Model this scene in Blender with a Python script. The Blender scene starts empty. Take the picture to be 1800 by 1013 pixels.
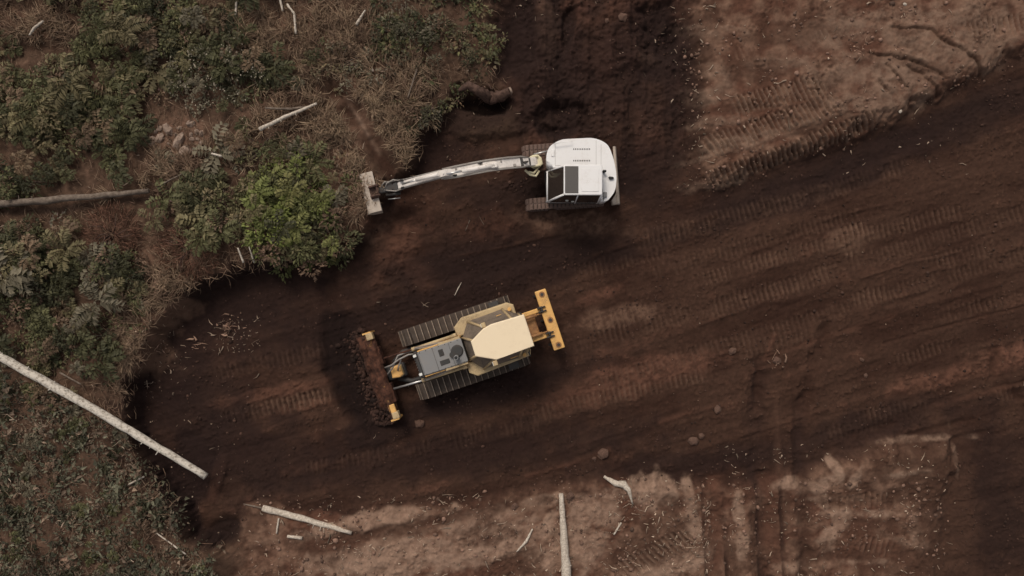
import bpy, bmesh, math, random
import numpy as np
from mathutils import Vector, Matrix

# ------------------------------------------------------------------ camera, sky, sun, exposure
scene = bpy.context.scene
COL = scene.collection
CAM_H, FOC = 28.0, 1260.0            # drone height (m), focal length in photograph pixels
cam = bpy.data.objects.new('camera', bpy.data.cameras.new('camera'))
COL.objects.link(cam)
cam.location = (0, 0, CAM_H)
cam.rotation_euler = (0, 0, 0)       # looking straight down
cam.data.sensor_width = 36.0
cam.data.lens = 36.0 * FOC / 1800.0
cam.data.clip_end = 2000
scene.camera = cam

SUN_EL, SUN_AZ = math.radians(50), math.radians(112)     # azimuth of the sun, counter-clockwise from +x
world = bpy.data.worlds.new('World'); scene.world = world; world.use_nodes = True
wn = world.node_tree.nodes; wl = world.node_tree.links
for n in list(wn): wn.remove(n)
sky = wn.new('ShaderNodeTexSky'); sky.sky_type = 'NISHITA'; sky.sun_disc = False
sky.sun_elevation = SUN_EL; sky.sun_rotation = math.pi / 2 - SUN_AZ
sky.dust_density = 4.0; sky.air_density = 1.0; sky.ozone_density = 1.0
hs = wn.new('ShaderNodeHueSaturation'); hs.inputs['Saturation'].default_value = 0.22
bg = wn.new('ShaderNodeBackground'); bg.inputs['Strength'].default_value = 0.10
wo = wn.new('ShaderNodeOutputWorld')
wl.new(sky.outputs[0], hs.inputs['Color']); wl.new(hs.outputs[0], bg.inputs[0]); wl.new(bg.outputs[0], wo.inputs[0])

sl = bpy.data.lights.new('sun', 'SUN'); sl.energy = 1.5; sl.angle = math.radians(18); sl.color = (1.0, 0.91, 0.77)
so = bpy.data.objects.new('sun', sl); COL.objects.link(so)
sd = Vector((math.cos(SUN_EL) * math.cos(SUN_AZ), math.cos(SUN_EL) * math.sin(SUN_AZ), math.sin(SUN_EL)))
so.rotation_euler = sd.to_track_quat('Z', 'Y').to_euler(); so.location = sd * 60
vs = scene.view_settings
vs.view_transform = 'Standard'; vs.look = 'None'; vs.exposure = 0.0; vs.gamma = 1.0; vs.use_curve_mapping = False

R = random.Random(7)
NR = np.random.RandomState(11)

# ------------------------------------------------------------------ helpers
def W(u, v, z=0.0):
    k = (CAM_H - z) / FOC
    return ((u - 900) * k, (506.5 - v) * k)

def lin(r, g, b):
    f = lambda c: (c / 255 / 12.92) if c <= 10 else ((c / 255 + 0.055) / 1.055) ** 2.4
    return np.array([f(r), f(g), f(b)])

def tag(o, label=None, cat=None, group=None, kind=None):
    if label: o['label'] = label
    if cat: o['category'] = cat
    if group: o['group'] = group
    if kind: o['kind'] = kind
    return o

def empty(name, loc=(0, 0, 0), rz=0.0):
    o = bpy.data.objects.new(name, None); COL.objects.link(o)
    o.location = loc; o.rotation_euler = (0, 0, rz); o.empty_display_size = 0.3
    return o

# --- node materials
def nodemat(name):
    m = bpy.data.materials.new(name); m.use_nodes = True
    nt = m.node_tree
    return m, nt, nt.nodes, nt.links, nt.nodes['Principled BSDF']

def paint(name, col, rough=0.45, dirt=0.35, dirtcol=(0.10, 0.055, 0.035), scale=3.0, metal=0.0, spec=0.5):
    m, nt, N, L, P = nodemat(name)
    tc = N.new('ShaderNodeTexCoord')
    n1 = N.new('ShaderNodeTexNoise'); n1.inputs['Scale'].default_value = scale; n1.inputs['Detail'].default_value = 8; n1.inputs['Roughness'].default_value = 0.65
    n2 = N.new('ShaderNodeTexNoise'); n2.inputs['Scale'].default_value = scale * 9; n2.inputs['Detail'].default_value = 4
    L.new(tc.outputs['Object'], n1.inputs['Vector']); L.new(tc.outputs['Object'], n2.inputs['Vector'])
    rp = N.new('ShaderNodeValToRGB'); rp.color_ramp.elements[0].position = 0.62 - 0.4 * dirt; rp.color_ramp.elements[1].position = 0.80 - 0.25 * dirt
    L.new(n1.outputs['Fac'], rp.inputs['Fac'])
    mu = N.new('ShaderNodeMath'); mu.operation = 'MULTIPLY'; L.new(rp.outputs['Color'], mu.inputs[0]); mu.inputs[1].default_value = min(1, dirt * 1.5)
    m2 = N.new('ShaderNodeMath'); m2.operation = 'MULTIPLY'
    r2 = N.new('ShaderNodeMapRange'); L.new(n2.outputs['Fac'], r2.inputs['Value']); r2.inputs['From Min'].default_value = .3; r2.inputs['From Max'].default_value = .65
    L.new(mu.outputs[0], m2.inputs[0]); L.new(r2.outputs[0], m2.inputs[1])
    mx = N.new('ShaderNodeMix'); mx.data_type = 'RGBA'
    mx.inputs['A'].default_value = (*col, 1); mx.inputs['B'].default_value = (*dirtcol, 1)
    L.new(m2.outputs[0], mx.inputs['Factor']); L.new(mx.outputs['Result'], P.inputs['Base Color'])
    rr = N.new('ShaderNodeMapRange'); L.new(m2.outputs[0], rr.inputs['Value']); rr.inputs['To Min'].default_value = rough; rr.inputs['To Max'].default_value = 0.9
    L.new(rr.outputs[0], P.inputs['Roughness'])
    P.inputs['Metallic'].default_value = metal; P.inputs['Specular IOR Level'].default_value = spec
    bp = N.new('ShaderNodeBump'); bp.inputs['Strength'].default_value = 0.25; bp.inputs['Distance'].default_value = 0.01
    L.new(n2.outputs['Fac'], bp.inputs['Height']); L.new(bp.outputs[0], P.inputs['Normal'])
    return m

def two_tone(name, c1, c2, scale=(6, 6, 6), rough=0.85, bump=0.4, dist=0.02, lo=0.35, hi=0.65, coord='Object'):
    m, nt, N, L, P = nodemat(name)
    tc = N.new('ShaderNodeTexCoord'); mp = N.new('ShaderNodeMapping'); mp.inputs['Scale'].default_value = scale
    L.new(tc.outputs[coord], mp.inputs['Vector'])
    n1 = N.new('ShaderNodeTexNoise'); n1.inputs['Scale'].default_value = 1.0; n1.inputs['Detail'].default_value = 7; n1.inputs['Roughness'].default_value = 0.65
    L.new(mp.outputs[0], n1.inputs['Vector'])
    rp = N.new('ShaderNodeValToRGB'); rp.color_ramp.elements[0].position = lo; rp.color_ramp.elements[1].position = hi
    rp.color_ramp.elements[0].color = (*c1, 1); rp.color_ramp.elements[1].color = (*c2, 1)
    L.new(n1.outputs['Fac'], rp.inputs['Fac']); L.new(rp.outputs['Color'], P.inputs['Base Color'])
    P.inputs['Roughness'].default_value = rough; P.inputs['Specular IOR Level'].default_value = 0.25
    bp = N.new('ShaderNodeBump'); bp.inputs['Strength'].default_value = bump; bp.inputs['Distance'].default_value = dist
    L.new(n1.outputs['Fac'], bp.inputs['Height']); L.new(bp.outputs[0], P.inputs['Normal'])
    return m

def attr_mat(name, rough=0.8, transl=0.0, nscale=8.0, var=(0.7, 1.3), bump=0.0, spec=0.2):
    """colour comes from the 'tint' attribute (what each leaf, twig or soil is), broken up by noise"""
    m, nt, N, L, P = nodemat(name)
    at = N.new('ShaderNodeAttribute'); at.attribute_name = 'tint'
    tc = N.new('ShaderNodeTexCoord')
    n1 = N.new('ShaderNodeTexNoise'); n1.inputs['Scale'].default_value = nscale; n1.inputs['Detail'].default_value = 8; n1.inputs['Roughness'].default_value = 0.7
    L.new(tc.outputs['Object'], n1.inputs['Vector'])
    mr = N.new('ShaderNodeMapRange'); L.new(n1.outputs['Fac'], mr.inputs['Value'])
    mr.inputs['From Min'].default_value = 0.25; mr.inputs['From Max'].default_value = 0.75
    mr.inputs['To Min'].default_value = var[0]; mr.inputs['To Max'].default_value = var[1]
    vm = N.new('ShaderNodeVectorMath'); vm.operation = 'SCALE'
    L.new(at.outputs['Color'], vm.inputs[0]); L.new(mr.outputs[0], vm.inputs['Scale'])
    L.new(vm.outputs[0], P.inputs['Base Color'])
    P.inputs['Roughness'].default_value = rough; P.inputs['Specular IOR Level'].default_value = spec
    if bump:
        n2 = N.new('ShaderNodeTexNoise'); n2.inputs['Scale'].default_value = nscale * 2.2; n2.inputs['Detail'].default_value = 10; n2.inputs['Roughness'].default_value = 0.75
        L.new(tc.outputs['Object'], n2.inputs['Vector'])
        bp = N.new('ShaderNodeBump'); bp.inputs['Strength'].default_value = bump; bp.inputs['Distance'].default_value = 0.05
        L.new(n2.outputs['Fac'], bp.inputs['Height']); L.new(bp.outputs[0], P.inputs['Normal'])
    if transl:
        tr = N.new('ShaderNodeBsdfTranslucent'); L.new(vm.outputs[0], tr.inputs['Color'])
        mx = N.new('ShaderNodeMixShader'); mx.inputs[0].default_value = transl
        L.new(P.outputs[0], mx.inputs[1]); L.new(tr.outputs[0], mx.inputs[2])
        L.new(mx.outputs[0], N['Material Output'].inputs['Surface'])
    return m

def glass_mat(name, col=(0.02, 0.022, 0.024)):
    m, nt, N, L, P = nodemat(name)
    P.inputs['Base Color'].default_value = (*col, 1); P.inputs['Roughness'].default_value = 0.08
    P.inputs['Specular IOR Level'].default_value = 0.6
    return m

M = {}
M['soil'] = attr_mat('soil', 0.95, nscale=5.0, var=(0.72, 1.28), bump=0.55, spec=0.12)
M['leaf'] = attr_mat('leaf', 0.6, transl=0.25, nscale=14, var=(0.75, 1.25))
M['twig'] = attr_mat('twig', 0.85, nscale=20, var=(0.75, 1.25))
M['cream'] = paint('cream_roof_paint', (0.86, 0.69, 0.475), 0.5, 0.26, dirtcol=(.60, .44, .28), scale=2.5)
M['yellow'] = paint('machine_yellow', (0.76, 0.42, 0.13), 0.5, 0.46, dirtcol=(.22, .12, .065), scale=3.2)
M['tan'] = paint('dusty_yellow_deck', (0.52, 0.375, 0.20), 0.6, 0.55, dirtcol=(.17, .11, .07), scale=2.2)
M['grey'] = paint('hood_grey', (0.215, 0.205, 0.20), 0.6, 0.32, dirtcol=(.30, .235, .18), scale=4.0)
M['dark'] = paint('dark_steel', (0.035, 0.032, 0.03), 0.6, 0.5, dirtcol=(.07, .042, .03))
M['shoe'] = paint('muddy_shoe', (0.082, 0.062, 0.049), 0.8, 0.55, dirtcol=(.045, .025, .017), scale=4, spec=.3)
M['worn'] = paint('worn_grouser', (0.30, 0.225, 0.165), 0.6, 0.65, dirtcol=(.09, .055, .04), scale=5)
M['steel'] = paint('bright_rod', (0.55, 0.52, 0.50), 0.3, 0.2, metal=0.7)
M['hose'] = paint('hose', (0.30, 0.265, 0.235), 0.6, 0.4)
M['blademud'] = two_tone('muddy_blade', (0.055, 0.024, 0.015), (0.40, 0.20, 0.075), (4, 4, 4), 0.9, 0.6, 0.03, 0.52, 0.68)
M['mud'] = two_tone('mud_cake', (0.036, 0.016, 0.011), (0.115, 0.047, 0.028), (6, 6, 6), 0.95, 0.8, 0.05)
M['black'] = paint('black_part', (0.012, 0.012, 0.012), 0.6, 0.1)
M['white'] = paint('white_paint', (0.82, 0.785, 0.765), 0.4, 0.30, dirtcol=(.52, .43, .36), scale=2.2)
M['boomwhite'] = paint('boom_white', (0.80, 0.725, 0.665), 0.5, 0.42, dirtcol=(.22, .16, .12), scale=6.5)
M['bracket'] = paint('bracket_cream', (0.68, 0.60, 0.40), 0.5, 0.35, dirtcol=(.2, .15, .08), scale=4)
M['buckettan'] = paint('dusty_bucket', (0.50, 0.41, 0.335), 0.75, 0.40, dirtcol=(.16, .09, .06), scale=3)
M['rubber'] = paint('track_pad', (0.15, 0.095, 0.075), 0.85, 0.5, dirtcol=(.09, .05, .035), scale=4)
M['skylight'] = paint('skylight', (0.085, 0.073, 0.066), 0.5, 0.2)
M['glass'] = glass_mat('tinted_glass', (0.035, 0.026, 0.022))
M['dustglass'] = paint('dusty_glass', (0.060, 0.048, 0.040), 0.45, 1.0, dirtcol=(.27, .20, .145), scale=4.0)
M['lamp'] = paint('lamp_lens', (0.75, 0.72, 0.66), 0.3, 0.1)
M['orange'] = paint('dirty_orange', (0.42, 0.20, 0.07), 0.6, 0.85, dirtcol=(.12, .052, .03), scale=5)
M['birch'] = two_tone('pale_bark', (0.22, 0.175, 0.135), (0.60, 0.53, 0.45), (9, 9, 9), 0.85, 0.8, 0.03, 0.34, 0.52)
M['palewood'] = two_tone('barkless_wood', (0.34, 0.27, 0.21), (0.66, 0.57, 0.475), (14, 14, 14), 0.8, 0.4, 0.01)
M['oldwood'] = two_tone('weathered_wood', (0.095, 0.068, 0.052), (0.215, 0.165, 0.128), (7, 7, 7), 0.9, 0.6, 0.02)
M['rootwood'] = two_tone('brown_root', (0.050, 0.028, 0.021), (0.125, 0.072, 0.054), (7, 7, 7), 0.9, 0.7, 0.03)
M['stone'] = two_tone('pinkish_stone', (0.19, 0.125, 0.095), (0.36, 0.265, 0.205), (5, 5, 5), 0.9, 0.4, 0.02)
M['clod'] = two_tone('soil_clod', (0.085, 0.046, 0.033), (0.155, 0.09, 0.065), (6, 6, 6), 0.95, 0.8, 0.03)

# --- bmesh shape helpers
def bm_box(bm, x0, x1, y0, y1, z0, z1, bev=0.0, seg=1, mat=0, rot=None):
    vs_ = [bm.verts.new((x, y, z)) for x in (x0, x1) for y in (y0, y1) for z in (z0, z1)]
    F = [(0, 1, 3, 2), (4, 6, 7, 5), (0, 4, 5, 1), (2, 3, 7, 6), (0, 2, 6, 4), (1, 5, 7, 3)]
    fs = [bm.faces.new([vs_[i] for i in f]) for f in F]
    for f in fs: f.material_index = mat
    if bev:
        es = list({e for f in fs for e in f.edges})
        r = bmesh.ops.bevel(bm, geom=es, offset=bev, segments=seg, affect='EDGES', profile=0.5)
        for f in r['faces']: f.material_index = mat
    return vs_

def bm_prism(bm, pts, z0, z1, bev=0.0, seg=2, mat=0, taper=1.0, cen=None, bottom_bev=False):
    """pts: plan polygon; taper scales the top about cen"""
    if cen is None: cen = (sum(p[0] for p in pts) / len(pts), sum(p[1] for p in pts) / len(pts))
    lo = [bm.verts.new((p[0], p[1], z0)) for p in pts]
    hi = [bm.verts.new((cen[0] + (p[0] - cen[0]) * taper, cen[1] + (p[1] - cen[1]) * taper, z1)) for p in pts]
    n = len(pts); fs = []
    top = bm.faces.new(hi); bot = bm.faces.new(lo[::-1]); fs += [top, bot]
    for i in range(n): fs.append(bm.faces.new([lo[i], lo[(i + 1) % n], hi[(i + 1) % n], hi[i]]))
    for f in fs: f.material_index = mat
    if bev:
        es = list(top.edges)
        r = bmesh.ops.bevel(bm, geom=es, offset=bev, segments=seg, affect='EDGES', profile=0.5)
        for f in r['faces']: f.material_index = mat
    return fs

def bm_side(bm, prof, y0, y1, mat=0, bev=0.0):
    """profile in x,z extruded along y"""
    a = [bm.verts.new((p[0], y0, p[1])) for p in prof]; b = [bm.verts.new((p[0], y1, p[1])) for p in prof]
    n = len(prof); fs = [bm.faces.new(a), bm.faces.new(b[::-1])]
    for i in range(n): fs.append(bm.faces.new([a[(i + 1) % n], a[i], b[i], b[(i + 1) % n]]))
    for f in fs: f.material_index = mat
    if bev:
        es = list({e for f in fs[:2] for e in f.edges})
        r = bmesh.ops.bevel(bm, geom=es, offset=bev, segments=1, affect='EDGES')
        for f in r['faces']: f.material_index = mat

def bm_tube(bm, pts, rad, n=8, mat=0, caps=True, jit=0.0, rng=None):
    """tube along a polyline; rad a number or list"""
    P = [Vector(p) for p in pts]
    if not hasattr(rad, '__len__'): rad = [rad] * len(P)
    rings = []
    for i, p in enumerate(P):
        d = (P[min(i + 1, len(P) - 1)] - P[max(i - 1, 0)]).normalized()
        up = Vector((0, 0, 1)) if abs(d.z) < 0.9 else Vector((1, 0, 0))
        a = d.cross(up).normalized(); b = a.cross(d).normalized()
        ring = []
        for k in range(n):
            t = 2 * math.pi * k / n
            r = rad[i] * (1 + (rng.uniform(-jit, jit) if jit else 0))
            ring.append(bm.verts.new(p + a * (math.cos(t) * r) + b * (math.sin(t) * r)))
        rings.append(ring)
    for i in range(len(P) - 1):
        for k in range(n):
            f = bm.faces.new([rings[i][k], rings[i][(k + 1) % n], rings[i + 1][(k + 1) % n], rings[i + 1][k]])
            f.material_index = mat; f.smooth = True
    if caps:
        f = bm.faces.new(rings[0][::-1]); f.material_index = mat
        f = bm.faces.new(rings[-1]); f.material_index = mat

def build(name, bm, mats, parent=None, loc=None, rz=None, smooth=False):
    bmesh.ops.recalc_face_normals(bm, faces=bm.faces[:])
    me = bpy.data.meshes.new(name); bm.to_mesh(me); bm.free()
    if not isinstance(mats, (list, tuple)): mats = [mats]
    for m in mats: me.materials.append(M[m])
    if smooth: me.polygons.foreach_set('use_smooth', [True] * len(me.polygons))
    o = bpy.data.objects.new(name, me); COL.objects.link(o); o.parent = parent
    if loc is not None: o.location = loc
    if rz is not None: o.rotation_euler = (0, 0, rz)
    return o

def inst(o, parent, mat4):
    c = o.copy(); COL.objects.link(c); c.parent = parent; c.matrix_local = mat4
    return c

def raw_mesh(name, verts, faces_flat, nper, mat, tint=None, parent=None, smooth=False):
    """big meshes straight from arrays; every face has nper corners"""
    me = bpy.data.meshes.new(name)
    nv, nf = len(verts), len(faces_flat) // nper
    me.vertices.add(nv); me.vertices.foreach_set('co', np.asarray(verts, np.float32).ravel())
    me.loops.add(nf * nper); me.loops.foreach_set('vertex_index', np.asarray(faces_flat, np.int32))
    me.polygons.add(nf); me.polygons.foreach_set('loop_start', np.arange(0, nf * nper, nper, dtype=np.int32))
    if smooth: me.polygons.foreach_set('use_smooth', np.ones(nf, bool))
    me.update(calc_edges=True)
    if tint is not None:
        ca = me.color_attributes.new('tint', 'FLOAT_COLOR', 'POINT')
        t4 = np.ones((nv, 4), np.float32); t4[:, :3] = tint
        ca.data.foreach_set('color', t4.ravel())
    me.materials.append(M[mat])
    o = bpy.data.objects.new(name, me); COL.objects.link(o); o.parent = parent
    return o

# --- numpy noise
_perm = np.random.RandomState(3).permutation(4096)
_gr = np.random.RandomState(4).uniform(0, 2 * np.pi, 4096)
def perlin(x, y, seed=0):
    xi = np.floor(x).astype(np.int64); yi = np.floor(y).astype(np.int64)
    xf = x - xi; yf = y - yi
    def g(ix, iy, dx, dy):
        h = _perm[(ix + _perm[(iy + seed * 57) & 4095]) & 4095]; a = _gr[h]
        return np.cos(a) * dx + np.sin(a) * dy
    u = xf * xf * xf * (xf * (xf * 6 - 15) + 10); v = yf * yf * yf * (yf * (yf * 6 - 15) + 10)
    a = g(xi, yi, xf, yf) * (1 - u) + g(xi + 1, yi, xf - 1, yf) * u
    b = g(xi, yi + 1, xf, yf - 1) * (1 - u) + g(xi + 1, yi + 1, xf - 1, yf - 1) * u
    return (a * (1 - v) + b * v) * 1.5
def fbm(x, y, f=1.0, o=4, seed=0, gain=0.5):
    s = 0; a = 1.0; t = 0
    for i in range(o):
        s = s + a * perlin(x * f + 17.3 * i, y * f - 9.1 * i, seed + i); t += a; a *= gain; f *= 2.03
    return s / t
def sstep(a, b, x):
    t = np.clip((x - a) / (b - a), 0, 1); return t * t * (3 - 2 * t)

def poly_sd(X, Y, poly):
    """signed distance, negative inside"""
    d = np.full(X.shape, 1e9); ins = np.zeros(X.shape, bool); n = len(poly)
    for i in range(n):
        ax, ay = poly[i]; bx, by = poly[(i + 1) % n]
        ex, ey = bx - ax, by - ay; wx, wy = X - ax, Y - ay
        t = np.clip((wx * ex + wy * ey) / (ex * ex + ey * ey + 1e-12), 0, 1)
        d = np.minimum(d, (wx - ex * t) ** 2 + (wy - ey * t) ** 2)
        c = ((ay <= Y) & (by > Y)) | ((by <= Y) & (ay > Y))
        xi = ax + (Y - ay) / (ey if abs(ey) > 1e-9 else 1e-9) * ex
        ins ^= c & (X < xi)
    d = np.sqrt(d)
    return np.where(ins, -d, d)

# ------------------------------------------------------------------ terrain
STEP = 0.043
def axis(half):
    a = np.arange(-half, half + STEP / 2, STEP); out = []; s = STEP; p = half
    while p < 420: s *= 1.28; p += s; out.append(p)
    o = np.array(out); return np.concatenate([-o[::-1] - 0.0, a, o])
AX, AY = axis(22.0), axis(13.0)
GX, GY = np.meshgrid(AX, AY)          # shape (ny, nx)
NXG, NYG = len(AX), len(AY)
far = np.maximum(np.abs(GX) - 22, np.abs(GY) - 13).clip(0)
fade = np.exp(-far / 8.0)

ROAD = [(9000, -2600), (1950, 30), (1800, 100), (1740, 130), (1690, 160), (1560, 222), (1470, 262), (1380, 292), (1300, 318), (1232, 335), (1222, 260), (1228, 180),
        (1212, 80), (1208, -400), (880, -400), (886, 60), (892, 110), (900, 140), (905, 180), (880, 175), (830, 178), (812, 165), (800, 190), (770, 225), (740, 262), (735, 300), (690, 330), (668, 360), (655, 405),
        (625, 436), (590, 452), (520, 464), (450, 472), (395, 490), (330, 530), (290, 580), (262, 620), (238, 680), (243, 740), (262, 800), (310, 872),
        (350, 940), (395, 950), (425, 897), (450, 887), (600, 910), (700, 892), (800, 888), (900, 866), (980, 850), (1060, 836), (1120, 842), (1220, 848),
        (1350, 850), (1430, 822), (1500, 790), (1560, 772), (1690, 768), (1694, 830), (1672, 920), (1660, 1060), (1640, 3000), (9000, 3000)]
def WP(pts, z): return [W(u, v, z) for u, v in pts]
ROADW = WP(ROAD, 0.55)
wob = (fbm(GX, GY, 0.9, 5, 21, .6) * 0.42 + fbm(GX, GY, 3.5, 2, 23) * (.10 - .07 * (GX < -8))) * fade
SDR = poly_sd(GX, GY, ROADW) + wob
upl = lambda u, v, z=0.5: W(u, v, z)
# height of the untouched ground, by side
xl, _ = W(560, 0, .9); xr, _ = W(900, 0, .6)
tL = 1 - sstep(xl, xr, GX)                                    # 1 left, 0 right
_, yb = W(0, 800, .3); _, yb2 = W(0, 900, .3)
tB = sstep(-yb, -yb2, -GY) * sstep(W(380, 0)[0], W(440, 0)[0], GX)
U = 0.50 + 0.50 * tL
U = U * (1 - tB) + 0.20 * tB
U = U + fbm(GX, GY, 0.22, 3, 5) * 0.25 * (1 - tB) * fade
ww = 0.36 * tL + 0.80 * (1 - tL) * (1 - tB) + 0.6 * tB
up = sstep(-0.10, 1, (SDR + 0.05) / np.maximum(ww, .05))
Z = U * up
inroad = 1 - sstep(-0.15, 0.1, SDR)
# soil colours (albedo); the wet tone also paints shadows on the ground
C_dark = np.array([.0425, .0198, .0132]); C_mid = np.array([.063, .0318, .0212]); C_red = np.array([.120, .055, .036])
C_dry = np.array([.175, .099, .067]); C_pale = np.array([.315, .200, .142]); C_lit = np.array([.092, .054, .036]); C_wet_shade = np.array([.0175, .0094, .0078])
def mixc(c, c2, f): return c * (1 - f[..., None]) + c2 * f[..., None]
ca, sa = math.cos(math.radians(17)), math.sin(math.radians(17))
LX, LY = GX * ca + GY * sa, -GX * sa + GY * ca                 # along / across the haul road
n_big = fbm(GX, GY, 0.35, 4, 31); n_mid = fbm(GX, GY, 1.6, 4, 41); n_fin = fbm(GX, GY, 6.0, 3, 51)
streak = fbm(LX * 0.16, LY * 1.3, 1.0, 5, 61); streak2 = fbm(LX * 0.35, LY * 3.2, 1.0, 4, 71)
C = np.broadcast_to(C_dark, GX.shape + (3,)).copy()
C = mixc(C, C_mid, sstep(-.35, .45, n_big + 0.7 * streak + .15))
C = mixc(C, C_red, sstep(.18, .75, streak + 0.6 * n_mid) * .45)
# outside the cut: dry ground right and bottom, litter left
outside = sstep(-0.05, 0.22 + .5 * (1 - tL), SDR + .25 * (1 - tL) * n_mid)
dryc = mixc(np.broadcast_to(C_red, C.shape) * .82, C_dry, sstep(-.3, .35, n_mid * .8 + n_big))
dryc = mixc(dryc, C_mid, sstep(.05, .5, n_big * 0.8 - n_mid * .7 + .05) * .75)
litc = mixc(np.broadcast_to(C_lit, C.shape), C_dry, sstep(.1, .6, n_mid + n_fin * .5) * .45)
litc = mixc(litc, C_dark, sstep(.0, .5, -n_mid + .2 * n_fin) * .5)
leftm = (1 - sstep(W(840, 0)[0], W(930, 0)[0], GX)) * (1 - tB)
leftm = np.maximum(leftm, (1 - sstep(W(380, 0)[0], W(460, 0)[0], GX)))
oc = mixc(dryc, np.array([1, 1, 1.]) * 0, leftm) + litc * leftm[..., None]
C = C * (1 - outside[..., None]) + oc * outside[..., None]
# scarp faces: freshly cut moist soil, with the bank's shadow painted in
scarp = np.exp(-((SDR - 0.02) / 0.22) ** 2) * (0.35 + .65 * tL) * (1 - .8 * tB)
C = mixc(C, C_wet_shade * 1.5, np.clip(scarp * .95, 0, 1))

def sl(x0, x1, y0, y1):
    i0, i1 = np.searchsorted(AX, [x0, x1]); j0, j1 = np.searchsorted(AY, [y0, y1])
    return slice(j0, max(j1, j0 + 1)), slice(i0, max(i1, i0 + 1))

def ell(u, v, lu, lv, ang=0, col=None, f=1.0, dz=0.0, edge=.35, z=0.0, nz=.5, seed=0, soft=1.0, grain=0.0):
    """ragged elliptical patch: px centre, px half-lengths, angle in image (positive = rising to the right)"""
    global C, Z
    k = (CAM_H - z) / FOC; x, y = W(u, v, z); a, b = lu * k, lv * k; r = max(a, b) * 1.7
    s = sl(x - r, x + r, y - r, y + r); X, Y = GX[s] - x, GY[s] - y
    c_, s_ = math.cos(math.radians(ang)), math.sin(math.radians(ang))
    p, q = (X * c_ + Y * s_) / a, (-X * s_ + Y * c_) / b
    d = np.sqrt(p * p + q * q) + nz * fbm(GX[s], GY[s], 1.1, 4, 100 + seed + int(u) % 37)
    m = 1 - sstep(1 - edge, 1 + edge * soft, d)
    if grain: m = m * (1 - grain + grain * sstep(-.28, .22, fbm(GX[s], GY[s], 2.6, 5, 150 + seed + int(v) % 29, .75)))
    if col is not None: C[s] = mixc(C[s], col, m * f)
    if dz: Z[s] += dz * m

def polyline_d(X, Y, P):
    d = np.full(X.shape, 1e9); side = np.zeros(X.shape)
    for (ax, ay), (bx, by) in zip(P[:-1], P[1:]):
        ex, ey = bx - ax, by - ay; wx, wy = X - ax, Y - ay
        t = np.clip((wx * ex + wy * ey) / (ex * ex + ey * ey), 0, 1)
        dx, dy = wx - ex * t, wy - ey * t; q = np.sqrt(dx * dx + dy * dy)
        b = q < d; side = np.where(b, np.sign(ex * wy - ey * wx), side); d = np.where(b, q, d)
    return d, side

def groove(pts, w, dz, col=None, f=.8, z=0.0, step=0.0, rough=.3, seed=0):
    """rut (dz<0) or ridge (dz>0) along px points, w in metres; step makes one side higher"""
    global C, Z
    P = WP(pts, z); xs = [p[0] for p in P]; ys = [p[1] for p in P]; r = w * 2.6 + .3
    s = sl(min(xs) - r, max(xs) + r, min(ys) - r, max(ys) + r)
    X, Y = GX[s], GY[s]; X2 = X + rough * w * fbm(X, Y, 1.7, 3, 200 + seed); Y2 = Y + rough * w * fbm(X, Y, 1.7, 3, 230 + seed)
    d, side = polyline_d(X2, Y2, P)
    m = np.exp(-(d / w) ** 2.4) if dz < 0 else np.exp(-(d / w) ** 2)
    bk_ = .35 + .65 * sstep(-.35, .25, fbm(X, Y, .9, 3, 260 + seed))          # the mark comes and goes along its length
    m = m * bk_
    Z[s] += dz * m
    if dz < 0: Z[s] += -dz * .35 * np.exp(-((d - 1.5 * w) / (.5 * w)) ** 2) * np.clip(fbm(X, Y, 2.5, 3, 270 + seed) + .5, 0, 1.2)
    if step: Z[s] += step * np.exp(-(d / (w * 2)) ** 2) * (side > 0)
    if col is not None: C[s] = mixc(C[s], col, np.clip(m * f, 0, 1))

def prints(u0, v0, u1, v1, wpx, amp=0.05, pitch=0.2, patch=0.0, col=None, f=.5, z=0.0, seed=0, slant=0.0, sink=0.008):
    """the ladder of grouser marks that one crawler track leaves"""
    global C, Z
    (ax, ay), (bx, by) = W(u0, v0, z), W(u1, v1, z); w = wpx * (CAM_H - z) / FOC / 2
    L_ = math.hypot(bx - ax, by - ay); ex, ey = (bx - ax) / L_, (by - ay) / L_; r = w + .3
    s = sl(min(ax, bx) - r, max(ax, bx) + r, min(ay, by) - r, max(ay, by) + r)
    X, Y = GX[s] - ax, GY[s] - ay
    wn_ = fbm(GX[s], GY[s], .8, 3, 300 + seed)
    p = X * ex + Y * ey; q = -X * ey + Y * ex + .10 * wn_
    rag = fbm(GX[s], GY[s], 2.2, 3, 320 + seed)
    inside = sstep(0, .5, p + rag * .4) * sstep(0, .5, L_ - p + rag * .4) * (1 - sstep(w * .75, w * 1.08, np.abs(q) + rag * .16))
    inside = inside * ((.75 if seed < 10 else .35) + (.25 if seed < 10 else .65) * sstep(-.35, .1, fbm(GX[s], GY[s], 1.1, 3, 330 + seed)))
    if patch: inside = inside * sstep(patch - .25, patch + .1, fbm(GX[s], GY[s], .9, 3, 340 + seed) + .25)
    ph = (p + q * slant + .03 * fbm(GX[s], GY[s], 3, 2, 360 + seed)) / pitch * 2 * np.pi
    rid = np.clip(np.sin(ph) * 1.6, -1, 1)
    br = .55 + .45 * sstep(-.3, .3, fbm(GX[s], GY[s], 2.6, 2, 380 + seed))
    Z[s] += inside * (amp * rid * br - sink)
    edge_ = np.exp(-((np.abs(q) - w * 1.08) / .09) ** 2) * sstep(0, .4, p) * sstep(0, .4, L_ - p)
    Z[s] += edge_ * amp * .7 * np.clip(rag + .3, 0, 1)
    if col is not None: C[s] = mixc(C[s], col, np.clip(inside * (.5 + .5 * rid) * f, 0, 1))

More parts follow.
